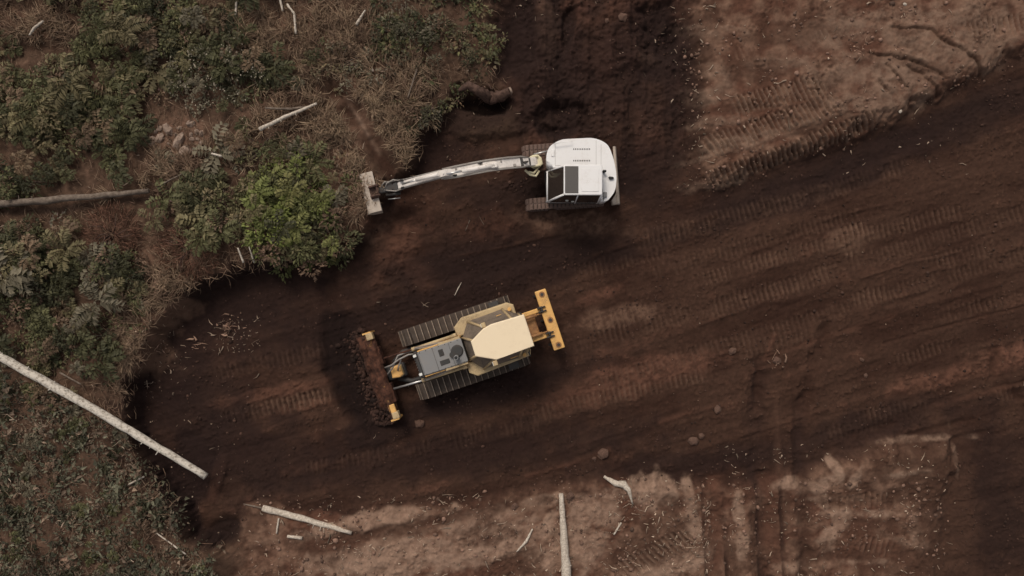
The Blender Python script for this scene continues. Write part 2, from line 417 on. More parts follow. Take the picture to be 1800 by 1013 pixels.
# general roughness
Z += inroad * (streak * .09 + streak2 * .026 + n_mid * .035 + np.abs(n_fin) * .028) * fade
Z += outside * (n_mid * .07 + n_fin * .03 * (1 - tB * .3)) * fade
rough_o = np.abs(fbm(GX, GY, 4.5, 3, 85)) * sstep(-.15, .35, fbm(GX, GY, .8, 3, 87))
Z += outside * rough_o * .16 * (1 - leftm) * fade
C = mixc(C, C_red * .7, np.clip(outside * (1 - leftm) * sstep(.02, .35, rough_o) * .55, 0, 1))
gr = fbm(GX, GY, 7.0, 3, 89, .7); C = C * (1 + np.clip(gr, -.6, .8) * .34)[..., None]
clod = fbm(GX, GY, 9.0, 2, 81); Z += np.clip(clod - .12, 0, 1) * .13 * inroad * sstep(-.1, .4, n_mid + .2) * fade
C = C * (1 - .10 * inroad)[..., None]
C = mixc(C, C_dry, np.clip(sstep(.2, .5, clod) * .28 * inroad * sstep(-.1, .5, n_mid), 0, 1))

cl2 = fbm(GX, GY, 5.0, 3, 83, .65); Z += np.clip(cl2 - .18, 0, 1) * .16 * inroad * sstep(.0, .5, n_big + .3 * n_mid + .15) * fade
# dug strip running up behind the excavator
xm0, xm1 = W(895, 0)[0], W(1215, 0)[0]; yT = W(0, 330)[1]
strip = sstep(xm0, xm0 + .8, GX) * (1 - sstep(xm1 - .8, xm1, GX)) * sstep(yT - .5, yT + 2.5, GY)
vst = fbm(GX * 1.4, GY * .3, 1.0, 5, 91)
Z += strip * (vst * .34 + .12 + np.abs(fbm(GX, GY, 2.4, 4, 95)) * .22) * fade
C = mixc(C, np.array([.088, .040, .028]), strip * sstep(-.25, .35, vst + n_mid * .5) * .75)
C = mixc(C, C_wet_shade, strip * sstep(.1, .5, -vst + .1) * .7)
for e in [(960, 60, 20, 50, 6, C_dry, .6, .12), (1000, 45, 10, 40, -8, C_wet_shade, .8, -.25), (1150, 55, 45, 50, 0, C_wet_shade, .9, -.35), (985, 215, 48, 34, 0, C_wet_shade, .95, -.40),
          (915, 60, 22, 70, 0, C_wet_shade, .8, -.20), (930, 160, 40, 45, 0, C_red * .8, .6, .15), (1080, 70, 60, 60, 0, C_red * .7, .6, .15), (1090, 190, 90, 60, 0, C_mid, .6, .05),
          (1140, 105, 25, 18, 0, C_dry, .6, .1), (1170, 80, 14, 30, -15, C_wet_shade, .8, -.2), (852, 188, 40, 18, 0, C_wet_shade, 1, -.6), (858, 215, 60, 30, 0, C_lit * .8, .8, 0.25), (965, 210, 20, 14, 0, C_dry, .5, .1)]:
    ell(*e[:5], col=e[5], f=e[6], dz=e[7])  # shade under the curved root is painted into its hollow
# in front of the dozer: freshly turned wet soil; dark ground by the excavator
ell(618, 650, 42, 105, 18, C_wet_shade * .85, .95, -.16, edge=.2, nz=.25)
ell(655, 760, 60, 25, 10, C_wet_shade * 1.1, .8, .08)
ell(640, 700, 20, 60, 18, C_wet_shade * 1.2, .6, .16)
ell(940, 325, 45, 28, 0, C_wet_shade, .85, -.08); ell(1108, 310, 22, 45, 0, C_wet_shade, .8, -.05)  # second patch paints the cast shadow right of the house
ell(860, 455, 190, 26, 10, C_wet_shade * 1.15, .75, -.05); ell(800, 520, 150, 26, 15, C_wet_shade * 1.1, .7, 0)
ell(850, 690, 130, 24, 16, C_wet_shade * 1.2, .75, 0)  # darker strips along both sides of the dozer
ell(450, 530, 130, 45, 15, C_wet_shade * 1.25, .75, -.08); ell(300, 650, 60, 90, 0, C_wet_shade * 1.2, .7, 0); ell(330, 840, 45, 95, -22, C_wet_shade * 1.15, .9, -.10); ell(400, 930, 30, 22, 0, C_wet_shade, .9, -.12)  # moist soil inside the left bank, its cast shadow painted in
ell(383, 840, 13, 42, -14, C_red * .8, .7, .12)
for e in [(1000, 392, 95, 22, -4, C_dry, .65, .10), (860, 400, 60, 30, 20, C_red, .5, .05), (700, 440, 26, 80, -38, C_red, .6, .10), (665, 405, 14, 36, -30, C_dry, .45, .06),
          (1090, 555, 75, 17, 10, C_dry, .62, .05), (1050, 520, 40, 10, 20, C_red, .6, .04), (1130, 655, 130, 28, 14, C_red * 1.05, .75, .03), (1020, 700, 90, 18, 14, C_red * .9, .6, 0),
          (1640, 668, 70, 15, 14, C_red * 1.2, .75, .08), (1770, 630, 60, 22, 14, C_red * 1.15, .75, .06), (480, 690, 120, 10, 11, C_red * .95, .7, .06), (540, 712, 60, 8, 12, C_red, .6, .05),
          (600, 815, 150, 9, 9, C_red * .8, .5, .04), (540, 500, 160, 40, 10, C_mid, .5, .02), (1490, 420, 45, 20, 14, C_dry * .8, .5, .02), (1350, 400, 70, 14, 14, C_mid * 1.1, .6, .02),
          (1600, 330, 180, 30, 14, C_mid * 1.0, .55, .02), (1500, 560, 150, 25, 14, C_mid, .5, .02), (420, 640, 90, 12, 12, C_mid * 1.1, .6, .03), (430, 600, 50, 10, 12, C_mid * 1.1, .5, .02)]:
    ell(*e[:5], col=e[5], f=min(1, e[6] * 1.15), dz=e[7], nz=.9, edge=.5, grain=.7)
# shadow of the far bank, painted into the soil below it
for u, v in [(1300, 345), (1420, 305), (1540, 262), (1660, 215), (1760, 165)]: ell(u, v, 90, 22, 20, C_wet_shade * 1.25, .6, -.04)
# dry ground upper right
for e in [(1240, 165, 40, 16, 0), (1255, 215, 50, 10, 4), (1340, 238, 120, 8, 14), (1235, 52, 45, 10, -10), (1290, 50, 30, 5, -12), (1500, 190, 60, 24, 10), (1530, 125, 110, 30, 0), (1470, 60, 60, 20, 10),
          (1570, 165, 90, 30, 12), (1690, 90, 110, 36, 10), (1360, 110, 50, 10, 4), (1290, 262, 90, 6, 15), (1270, 315, 55, 12, 12), (1620, 30, 160, 20, 3), (1262, 122, 25, 22, 0), (1275, 250, 40, 9, 14), (1620, 75, 60, 14, -10)]:
    ell(*e, col=C_pale * .66, f=.66, dz=.03, z=.6, nz=1.1, edge=.45, grain=.8)
for e in [(1330, 120, 60, 24, 0), (1400, 60, 80, 20, 5), (1300, 190, 50, 10, 5), (1450, 220, 70, 12, 14), (1640, 120, 40, 10, -10), (1225, 100, 18, 40, 0)]:
    ell(*e, col=C_mid, f=.6, dz=-.03, z=.6, nz=.6)
for pts in [[(1575, 45), (1640, 48), (1668, 78), (1690, 84), (1718, 100), (1738, 128)], [(1530, 93), (1570, 98), (1612, 106), (1640, 122), (1665, 132)], [(1600, 118), (1625, 128), (1650, 152), (1658, 168)],
            [(1563, 115), (1585, 138), (1595, 150)], [(1545, 140), (1560, 160)]]:
    groove(pts, .09, -.07, C_mid, .6, z=.6, step=.09, rough=1.6)
prints(1280, 190, 1462, 148, 38, .085, .205, 0, C_pale * .7, .5, z=.6, seed=1, slant=.2)
prints(1232, 262, 1484, 178, 40, .085, .205, 0, C_pale * .7, .5, z=.6, seed=2, slant=.2)
prints(1240, 322, 1552, 205, 34, .085, .205, 0, C_pale * .7, .5, z=.5, seed=3, slant=.2)
prints(1690, 55, 1850, 30, 34, .055, .205, 0, C_pale * .6, .5, z=.6, seed=4)
prints(1285, 100, 1330, 80, 30, .045, .205, .1, C_dry, .5, z=.6, seed=5)
prints(1430, 72, 1470, 55, 26, .05, .205, .0, C_pale * .6, .4, z=.6, seed=6)
# faint track marks on the haul road
k = 0
for (u0, v0, u1, v1, p, f) in [(1320, 372, 1600, 292, .0, .35), (1180, 408, 1400, 345, .15, .3), (1300, 470, 1700, 370, .05, .35), (1460, 420, 1530, 398, -.4, .9), (1475, 446, 1512, 436, -.4, 1.0),
                               (1210, 500, 1420, 440, .1, .35), (1240, 552, 1470, 478, .0, .4), (1490, 530, 1570, 512, -.2, .4), (1610, 470, 1790, 425, .1, .3), (1030, 580, 1145, 545, -.2, .55),
                               (1060, 700, 1260, 655, .0, .4), (900, 740, 1090, 690, .1, .3), (1430, 770, 1640, 715, .1, .35), (1490, 740, 1600, 712, -.1, .3), (1740, 700, 1850, 670, 0, .3),
                               (370, 660, 585, 610, .0, .35), (380, 740, 590, 690, .0, .5), (480, 720, 600, 690, -.3, .5), (520, 830, 700, 795, .1, .3), (1120, 420, 1240, 390, .1, .35), (700, 800, 960, 740, .15, .3),
                               (1640, 560, 1800, 520, .15, .25), (1000, 480, 1180, 440, .15, .3), (1290, 620, 1440, 590, .1, .25), (1560, 640, 1680, 600, .1, .3)]:
    k += 1
    prints(u0, v0, u1, v1, R.choice([26, 28, 30]), .036, .205, p, C_dry * .8, f * 1.1, seed=10 + k, sink=.004)
# big areas of darker, freshly exposed soil; bank and house shadows painted in too
for e in [(830, 455, 230, 44, 8), (770, 535, 190, 40, 14), (420, 530, 190, 60, 14), (330, 680, 100, 120, 0), (420, 800, 150, 70, 0), (560, 590, 130, 40, 14), (800, 800, 330, 40, 7), (860, 690, 190, 30, 16), (1010, 460, 130, 26, 14), (1390, 345, 260, 24, 18),
          (1660, 230, 200, 26, 20), (910, 70, 40, 90, 0), (985, 200, 70, 50, 0), (1150, 70, 60, 70, 0), (1190, 160, 30, 90, 0), (820, 215, 80, 40, 0), (1140, 300, 60, 70, 0), (1060, 130, 130, 110, 0), (950, 110, 60, 120, 0), (1740, 900, 90, 140, 0), (1560, 740, 160, 26, 12), (1250, 810, 200, 24, 6), (770, 280, 60, 40, 0), (880, 345, 90, 26, 6)]:
    ell(*e, col=C_wet_shade * 1.3, f=.72, dz=0, nz=.9, edge=.6)
# long low ridges left by the blade
for i in range(26):
    u, v = R.uniform(700, 1800), R.uniform(380, 860)
    if abs(v - 600) < 130 and u < 1020: continue
    l = R.uniform(80, 260); dv = -l * math.tan(math.radians(R.uniform(12, 20)))
    groove([(u, v), (u + l / 2, v + dv / 2 + R.uniform(-4, 4)), (u + l, v + dv)], R.uniform(.05, .12), R.choice([-.05, .05, .045]), R.choice([C_dark, C_mid * 1.15, C_red * .8]), .5, seed=i)
# wheel ruts lower right, gouges
groove([(1338, 640), (1328, 720), (1326, 780), (1330, 860), (1345, 1030)], .36, -.17, C_wet_shade * 1.5, .75)
groove([(1406, 710), (1404, 800), (1410, 880), (1412, 1030)], .26, -.14, C_wet_shade * 1.6, .7)
groove([(1365, 700), (1366, 780), (1368, 850)], .16, .07, C_mid * 1.3, .6)
groove([(1452, 575), (1432, 650), (1408, 720)], .26, -.16, C_dark, .7, rough=.9)
groove([(1338, 645), (1332, 720)], .2, -.10, C_dark, .7, rough=.9)
groove([(1360, 590), (1345, 630)], .10, .06, C_red, .6)
groove([(1745, 620), (1742, 665), (1790, 700)], .25, -.14, C_dark, .8, rough=1.0)
groove([(1672, 700), (1500, 770), (1440, 790)], .20, -.06, C_dark, .6)
# dry trampled ground along the bottom
for e in [(640, 922, 110, 17, 9), (730, 965, 170, 28, 13), (640, 985, 90, 25, 8), (870, 965, 110, 20, 20), (830, 915, 80, 14, 14), (1150, 868, 38, 34, 0), (1040, 905, 60, 30, 14), (1000, 965, 60, 40, 0), (1195, 990, 70, 20, 18), (1215, 905, 14, 50, 8), (1075, 865, 60, 9, 8), (760, 990, 120, 10, 14), (900, 925, 70, 8, 14), (560, 940, 60, 8, 8),
          (1300, 900, 10, 30, 4), (1306, 960, 12, 24, -8), (1392, 850, 42, 10, 8), (1470, 925, 16, 55, -32), (1540, 903, 85, 6, -1), (1515, 988, 36, 5, 0), (1625, 773, 62, 5, 3), (1683, 803, 5, 40, 8),
          (1612, 940, 12, 36, 10), (1440, 850, 40, 8, 18), (1450, 880, 14, 26, 30), (1385, 1000, 30, 9, 0), (1590, 828, 50, 6, 8), (1500, 835, 8, 30, -25), (1470, 830, 8, 26, 25), (1480, 875, 50, 5, 2), (1590, 952, 40, 6, -20), (960, 880, 60, 10, 10)]:
    ell(*e, col=C_pale * (.90 if e[3] > 7 else .82), f=.84, dz=(.035 if e[3] > 14 else .012), z=.2, nz=1.2 if e[3] > 9 else 1.7, edge=.3 if e[3] > 9 else .6, grain=.5 if e[3] > 9 else .75)
for e in [(760, 915, 130, 11, 13), (850, 935, 45, 28, 15), (900, 1000, 70, 22, 15), (1150, 950, 70, 44, 0), (1180, 890, 25, 18, 0), (1120, 985, 60, 18, 12), (1520, 875, 80, 18, 0), (1560, 930, 70, 22, 0), (1640, 870, 40, 50, 0),
          (1360, 930, 40, 60, 0), (1256, 940, 20, 80, 0), (560, 965, 70, 30, 0), (1480, 970, 60, 20, 0), (1600, 800, 70, 22, 0), (1590, 990, 90, 30, 0)]:
    ell(*e, col=C_mid * 1.05, f=.78, dz=-.04, z=.2, nz=1.2, edge=.3, grain=.6)
prints(1080, 1012, 1225, 935, 36, .06, .21, -.1, C_pale * .7, .5, z=.2, seed=50, slant=.3)
prints(1450, 888, 1570, 876, 26, .05, .21, .0, C_dry, .5, z=.2, seed=51)
prints(1490, 950, 1580, 970, 30, .04, .21, .0, C_dry, .4, z=.2, seed=52)
groove([(1255, 850), (1258, 930), (1262, 1040)], .34, -.10, C_red * .85, .8, z=.2)
groove([(1352, 850), (1356, 930), (1362, 1040)], .36, -.10, C_red * .8, .8, z=.2)
groove([(1412, 845), (1416, 930), (1420, 1040)], .26, -.08, C_mid, .8, z=.2)
groove([(600, 945), (720, 935), (830, 905), (960, 878)], .26, -.07, C_mid, .8, z=.2, rough=.9)
# bare reddish or tan spots between the shrubs
for e in [(200, 410, 50, 30, 0), (320, 445, 70, 30, 0), (60, 45, 70, 30, 0), (550, 60, 80, 55, 0), (318, 240, 60, 42, 0), (230, 620, 60, 40, 0), (270, 560, 60, 30, 20), (640, 200, 60, 60, 0), (600, 290, 40, 60, 0), (470, 40, 60, 30, 0)]:
    ell(*e, col=C_dry * 1.05, f=.7, z=.9, nz=.9)
ell(285, 505, 15, 22, -10, C_pale * 1.1, .8, .1, z=.95)
ell(120, 990, 14, 16, 0, C_pale * 1.1, .9, .08, z=.95)

# the trampled patch frays out towards the dark corner; sharp wheel lines
ell(1672, 900, 46, 150, 6, C_mid, .8, -.03, z=.1, nz=1.4, edge=.7); ell(1640, 1000, 60, 40, 0, C_mid, .75, 0, z=.1, nz=1.4, edge=.7)
for px in (1238, 1274, 1334, 1374): groove([(px - 4, 856), (px, 930), (px + 5, 1040)], .07, -.10, C_wet_shade * 1.8, .75, z=.15, rough=.8, seed=px)
# long paired lanes along the haul road
for i, (u0, v0, u1, v1) in enumerate([(1010, 612, 1480, 470), (1030, 680, 1500, 538), (1480, 470, 1840, 362), (1500, 538, 1840, 436), (1120, 430, 1500, 325), (1140, 482, 1520, 372)]):
    prints(u0, v0, u1, v1, 27, .026, .205, .02, C_dry * .7, .3, seed=70 + i, sink=.012)
# drag mark of the bucket through the brush
groove([(588, 160), (618, 195), (660, 265), (705, 330)], .36, -.24, C_dark, .9, z=.85, seed=3)
groove([(608, 172), (640, 225), (665, 268)], .10, .10, C_pale * .75, .7, z=.9)
groove([(655, 385), (690, 430), (745, 490)], .35, .14, C_red * .95, .55, z=.3)

ell(612, 652, 40, 100, 18, C_wet_shade * .8, .85, 0, edge=.25, nz=.3)
def make_terrain():
    V = np.stack([GX.ravel(), GY.ravel(), Z.ravel()], 1)
    idx = np.arange(NXG * NYG).reshape(NYG, NXG)
    F = np.stack([idx[:-1, :-1], idx[:-1, 1:], idx[1:, 1:], idx[1:, :-1]], -1).reshape(-1)
    o = raw_mesh('ground', V, F, 4, 'soil', C.reshape(-1, 3), smooth=True)
    tag(o, 'dark brown churned soil of the haul road between dry banks and brush', kind='structure')
make_terrain()

def HS(x, y):
    """ground height, bilinear; arrays or numbers"""
    x = np.asarray(x, float); y = np.asarray(y, float)
    i = np.clip(np.searchsorted(AX, x) - 1, 0, NXG - 2); j = np.clip(np.searchsorted(AY, y) - 1, 0, NYG - 2)
    fx = (x - AX[i]) / (AX[i + 1] - AX[i]); fy = (y - AY[j]) / (AY[j + 1] - AY[j])
    return (Z[j, i] * (1 - fx) * (1 - fy) + Z[j, i + 1] * fx * (1 - fy) + Z[j + 1, i] * (1 - fx) * fy + Z[j + 1, i + 1] * fx * fy)
def G(u, v, dz=0.0):
    z = 0.4
    for _ in range(5):
        x, y = W(u, v, z + dz); z = float(HS(x, y))
    return Vector((x, y, z + dz))

# ------------------------------------------------------------------ crawler track
def stadium(hl, r, zc, s):
    """point and tangent angle at length s along a belt round two wheels (starts at the rear top, runs forward)"""
    per = 4 * hl + 2 * math.pi * r; s %= per
    if s < 2 * hl: return (-hl + s, zc + r, 0.0)
    s -= 2 * hl
    if s < math.pi * r: a = s / r; return (hl + r * math.sin(a), zc + r * math.cos(a), a)
    s -= math.pi * r
    if s < 2 * hl: return (hl - s, zc - r, math.pi)
    a = (s - 2 * hl) / r; return (-hl - r * math.sin(a), zc - r * math.cos(a), math.pi + a)

def belt(track, proto, hl, r, zc, n, yc, s0=0.0):
    per = 4 * hl + 2 * math.pi * r
    for i in range(n):
        x, z, a = stadium(hl, r, zc, s0 + per * i / n)
        m = Matrix.Translation((x, yc, z)) @ Matrix.Rotation(a, 4, 'Y')
        if i == 0 and proto.parent is None:
            proto.parent = track; proto.matrix_local = m
        else: inst(proto, track, m)

# ------------------------------------------------------------------ bulldozer (x forward, y left)
DZX, DZY = -1.83, -2.28
dz_z = float(np.mean([HS(DZX + a, DZY + b) for a in (-1.4, 0, 1.4) for b in (-1, 0, 1)])) + 0.0
dozer = empty('bulldozer', (DZX, DZY, dz_z), math.radians(198.5))
tag(dozer, 'yellow bulldozer with cream cab roof and grey hood on the dark soil', 'bulldozer')

for side in (-1, 1):
    yc = side * 1.07
    bm = bmesh.new()
    bm_box(bm, -1.55, 1.55, yc - .17, yc + .17, .28, .70, .04)
    bm_box(bm, -1.2, 1.2, yc - .10, yc + .10, .70, .82, .02)
    tr = build('track', bm, 'dark', dozer)
    for x, r, nm in ((1.72, .37, 'idler'), (-1.72, .37, 'sprocket')):
        bm = bmesh.new(); bm_tube(bm, [(x, yc - .13, .47), (x, yc + .13, .47)], r, 20); bm_tube(bm, [(x, yc - .2, .47), (x, yc + .2, .47)], .13, 12)
        build(nm, bm, 'dark', tr)
    bm = bmesh.new()                                             # shoe: plate with one grouser bar
    bm_box(bm, -.112, .112, -.31, .31, 0, .03)
    bm_box(bm, -.095, -.062, -.305, .305, .028, .085, mat=0)
    bm_box(bm, -.093, -.062, -.306, .306, .083, .098, mat=1)
    sh = build('track_shoe', bm, ['shoe', 'worn'])
    belt(tr, sh, 1.72, .405, .47, 40, yc, .07 if side > 0 else .02)
    for i in range(6):
        x = -1.25 + i * .5; bm = bmesh.new(); bm_tube(bm, [(x, yc - .15, .2), (x, yc + .15, .2)], .12, 10); build('track_roller', bm, 'dark', tr)

bm = bmesh.new(); bm_box(bm, -2.45, 1.55, -.5, .48, .42, 1.35, .05); bm_box(bm, -2.5, -1.9, -.62, .62, .5, 1.3, .05)
for s in (-1, 1): bm_box(bm, -1.8, -1.4, s * .9 - .42, s * .9 + .42, .9, 1.16, .02)
build('hull', bm, 'dark', dozer)

# engine hood
bm = bmesh.new()
bm_side(bm, [(-.12, 1.3), (1.56, 1.3), (1.58, 2.0), (1.5, 2.08), (-.12, 2.14)], -.46, .44, bev=.035)
hood = build('hood', bm, 'grey', dozer)
bm = bmesh.new(); bm_box(bm, 1.56, 1.70, -.50, .48, .95, 2.05, .03); rg = build('radiator_guard', bm, 'dark', dozer)
for i in range(9):
    bm = bmesh.new(); y = -.42 + i * .1; bm_box(bm, 1.70, 1.725, y - .015, y + .015, 1.05, 1.95); build('grille_bar', bm, 'grey', rg)
for y in (-.36, .34):
    bm = bmesh.new(); bm_box(bm, 1.60, 1.72, y - .05, y + .05, 2.05, 2.13, .015); build('headlight', bm, 'lamp', rg)
for s in (-1, 1):                                                # yellow hood rails and side doors
    bm = bmesh.new(); y = -.01 + s * .475
    bm_box(bm, -.11, 1.54, y - .022, y + .022, 1.35, 2.03, .01); dr = build('side_door', bm, 'yellow', hood)
    bm = bmesh.new(); bm_box(bm, -.10, .75, y - .055, y + .055, 1.98, 2.08, .015); build('hood_rail', bm, 'tan', hood)
for (x0, x1, y0, y1) in ((.62, .80, -.30, -.05), (.50, .86, .10, .28)):
    bm = bmesh.new(); bm_box(bm, x0, x1, y0, y1, 2.085, 2.125, .01)
    for i in range(4): bm_box(bm, x0 + .03 + i * (x1 - x0 - .06) / 4, x0 + .05 + i * (x1 - x0 - .06) / 4, y0 + .02, y1 - .02, 2.122, 2.135)
    build('hood_vent', bm, 'dark', hood)
bm = bmesh.new(); bm_tube(bm, [(.14, -.06, 2.1), (.14, -.06, 2.17), (.14, -.06, 2.19)], [.22, .22, .18], 24); build('intake_cover', bm, 'dark', hood)
bm = bmesh.new(); bm_tube(bm, [(.22, .14, 2.1), (.22, .14, 2.5)], .085, 14, 0); bm_tube(bm, [(.22, .14, 2.46), (.22, .14, 2.505)], .06, 12, 1)
build('exhaust_stack', bm, ['grey', 'black'], hood)
for x in (.98, .36):
    bm = bmesh.new(); bm_box(bm, x - .005, x + .005, -.44, .42, 2.09 + (.98 - x) * .03, 2.112 + (.98 - x) * .03); build('hood_seam', bm, 'dark', hood)
for i in range(7):
    for y in (-.425, .405):
        bm = bmesh.new(); x = .02 + i * .24; bm_tube(bm, [(x, y, 2.08), (x, y, 2.145 - x * .028)], .018, 6); build('hood_bolt', bm, 'dark', hood)
bm = bmesh.new(); bm_tube(bm, [(.34, .02, 2.1), (.34, .02, 2.2)], .11, 16); build('filler_cap', bm, 'dark', hood)
R2 = random.Random(5)
for s in (-1, 1):                                                # lift cylinders along the hood
    y = s * .60 - .0
    bm = bmesh.new(); bm_tube(bm, [(.05, y, 1.86), (1.72, y, 1.66)], .065, 10); bm_tube(bm, [(.0, y, 1.86), (.16, y, 1.84)], .085, 10); bm_tube(bm, [(1.62, y, 1.67), (1.75, y, 1.655)], .08, 10)
    lc = build('lift_cylinder', bm, 'tan', dozer)
    bm = bmesh.new(); bm_tube(bm, [(1.7, y, 1.66), (2.95, y, 1.06)], .038, 8); build('cylinder_rod', bm, 'steel' if s > 0 else 'mud', lc)
    bm = bmesh.new(); bm_tube(bm, [(.1, y - s * .09, 1.93), (.5, y - s * .08, 1.97), (1.1, y - s * .02, 1.86), (1.6, y + s * .02, 1.82)], .022, 6)
    bm_tube(bm, [(.1, y - s * .13, 1.95), (.6, y - s * .12, 1.99), (1.3, y - s * .06, 1.86), (1.66, y, 1.80)], .018, 6); build('hydraulic_hose', bm, 'hose', lc)

# side decks (tank and battery box) above the tracks
deckR = [(.02, -.50), (.02, -.89), (-.33, -1.14), (-2.10, -1.14), (-2.31, -.99), (-2.31, -.50)]
deckL = [(.01, .50), (.01, .88), (-.25, 1.08), (-2.32, .98), (-2.39, .80), (-2.39, .50)]
for pts in (deckR, deckL):
    bm = bmesh.new(); bm_prism(bm, pts, 1.12, 1.75, .05, 2); dk = build('side_deck', bm, 'tan', dozer)
    s = -1 if pts is deckR else 1
    bm = bmesh.new(); x = -2.12; bm_tube(bm, [(x, s * .88, 1.74), (x, s * .88, 1.86)], .07, 12); build('tank_cap', bm, 'yellow', dk)
    bm = bmesh.new(); bm_tube(bm, [(-2.0, s * .80, 1.74), (-2.0, s * .80, 2.1), (-1.75, s * .80, 2.25), (-1.6, s * .8, 2.25)], .02, 6); build('grab_handle', bm, 'yellow', dk)

# cab: flared glass, pillars, roof
lo = [(-.15, -.42), (-.52, -.93), (-1.86, -.97), (-2.36, -.62), (-2.38, .62), (-1.9, .92), (-.55, .90), (-.15, .42)]
hi = [(-.64, -.24), (-1.14, -.56), (-2.1, -.56), (-2.45, -.50), (-2.45, .50), (-2.1, .56), (-1.14, .56), (-.64, .24)]
bm = bmesh.new(); bm_prism(bm, lo, 1.3, 1.78, 0); cab = build('cab', bm, 'dark', dozer)
n = len(lo)
for i in range(n):
    a, b, c, d = lo[i], lo[(i + 1) % n], hi[(i + 1) % n], hi[i]
    bm = bmesh.new(); v = [bm.verts.new(p) for p in ((*a, 1.78), (*b, 1.78), (*c, 3.0), (*d, 3.0))]; f = bm.faces.new(v)
    r = bmesh.ops.inset_region(bm, faces=[f], thickness=.05); 
    for g in r['faces']: bm.faces.remove(g) if False else None
    for ff in list(bm.faces):
        if ff is not f: bm.faces.remove(ff)
    ex = bmesh.ops.extrude_face_region(bm, geom=[f]); nrm = Vector((*a, 0)) + Vector((*b, 0)); cv = Vector(((a[0] + b[0]) / 2 + 1.5, (a[1] + b[1]) / 2, 0)).normalized()
    for g in ex['geom']:
        if isinstance(g, bmesh.types.BMVert): g.co -= cv * .02
    build('cab_window', bm, 'dustglass', cab)
    bm = bmesh.new(); bm_tube(bm, [(*a, 1.77), (*d, 3.0)], .05, 6); build('cab_pillar', bm, 'tan', cab)
roofp = [(-.505, -.27), (-1.05, -.56), (-1.36, -.62), (-2.56, -.585), (-2.56, .575), (-1.41, .60), (-1.16, .62), (-.50, .27)]
bm = bmesh.new(); bm_prism(bm, roofp, 2.98, 3.10, .035, 2); rf = build('cab_roof', bm, 'cream', dozer)
for x, y in ((-1.12, -.67), (-1.10, .72)):
    bm = bmesh.new(); bm_box(bm, x - .06, x + .10, y - .09, y + .09, 2.93, 3.06, .02); bm_box(bm, x + .10, x + .115, y - .07, y + .07, 2.95, 3.04, mat=1)
    build('work_light', bm, ['tan', 'lamp'], rf)
bm = bmesh.new(); bm_tube(bm, [(-2.35, .66, 2.3), (-2.35, .74, 2.6), (-2.3, .80, 2.75)], .016, 6); bm_box(bm, -2.33, -2.28, .72, .90, 2.72, 2.95, .02); build('rear_mirror', bm, 'black', cab)

# blade: curved mouldboard with end brackets, caked with mud
prof = [(3.36, 1.18), (3.24, 1.02), (3.19, .80), (3.22, .55), (3.36, .30), (3.62, .06), (3.68, .0), (3.60, .0), (3.30, .22), (3.14, .50), (3.10, .80), (3.12, 1.06), (3.22, 1.20)]
bm = bmesh.new(); bm_side(bm, prof, -1.70, 1.70); bl = build('blade', bm, 'blademud', dozer)
bm = bmesh.new(); bm_side(bm, [(3.64, .085), (3.72, -.03), (3.66, -.03), (3.58, .07)], -1.71, 1.71); build('cutting_edge', bm, 'worn', bl)
for s in (-1, 1):
    bm = bmesh.new(); bm_side(bm, [(3.08, 1.24), (3.40, 1.24), (3.30, .8), (3.72, .04), (3.30, .04), (3.06, .5)], s * 1.70 - .03, s * 1.70 + .03); build('end_plate', bm, 'yellow', bl)
    bm = bmesh.new(); bm_box(bm, 3.04, 3.30, s * 1.55 - .13, s * 1.55 + .13, .95, 1.27, .03, 2); build('end_bracket', bm, 'tan', bl)
bm = bmesh.new(); bm_box(bm, 3.10, 3.30, 1.12, 1.44, 1.12, 1.235, .02); build('top_rail', bm, 'yellow', bl)
for y0, y1, mt in ((.35, 1.1, 'mud'), (-1.1, -.4, 'mud')):
    bm = bmesh.new(); bm_box(bm, 3.0, 3.14, y0, y1, .6, 1.12, .04); build('back_rib', bm, mt, bl)
def blob_strip(name, x0, x1, y0, y1, z0, amp, parent, mat, seed, slope=0.0, nx=14, ny=46):
    xs = np.linspace(x0, x1, nx); ys = np.linspace(y0, y1, ny); X, Y = np.meshgrid(xs, ys)
    e = np.minimum(np.minimum(X - x0, x1 - X) / (x1 - x0) * 4, np.minimum(Y - y0, y1 - Y) / .25).clip(0, 1) ** .7
    if mat == 'mud' and ny > 20: X = X + fbm(X * .5, Y, 2.2, 4, seed + 3) * .16
    Zb = z0 + slope * (X - x0) + (fbm(X, Y, 3, 4, seed) * .5 + .55) * amp * e - .03 * (1 - e)
    V = np.stack([X.ravel(), Y.ravel(), Zb.ravel()], 1); idx = np.arange(nx * ny).reshape(ny, nx)
    F = np.stack([idx[:-1, :-1], idx[:-1, 1:], idx[1:, 1:], idx[1:, :-1]], -1).reshape(-1)
    return raw_mesh(name, V, F, 4, mat, parent=parent, smooth=True)
blob_strip('caked_mud', 3.05, 3.46, -1.42, 1.10, 1.10, .24, bl, 'mud', 401)
blob_strip('caked_mud', 3.26, 3.90, -1.66, 1.34, .74, .42, bl, 'mud', 402, slope=-.95, nx=22, ny=90)
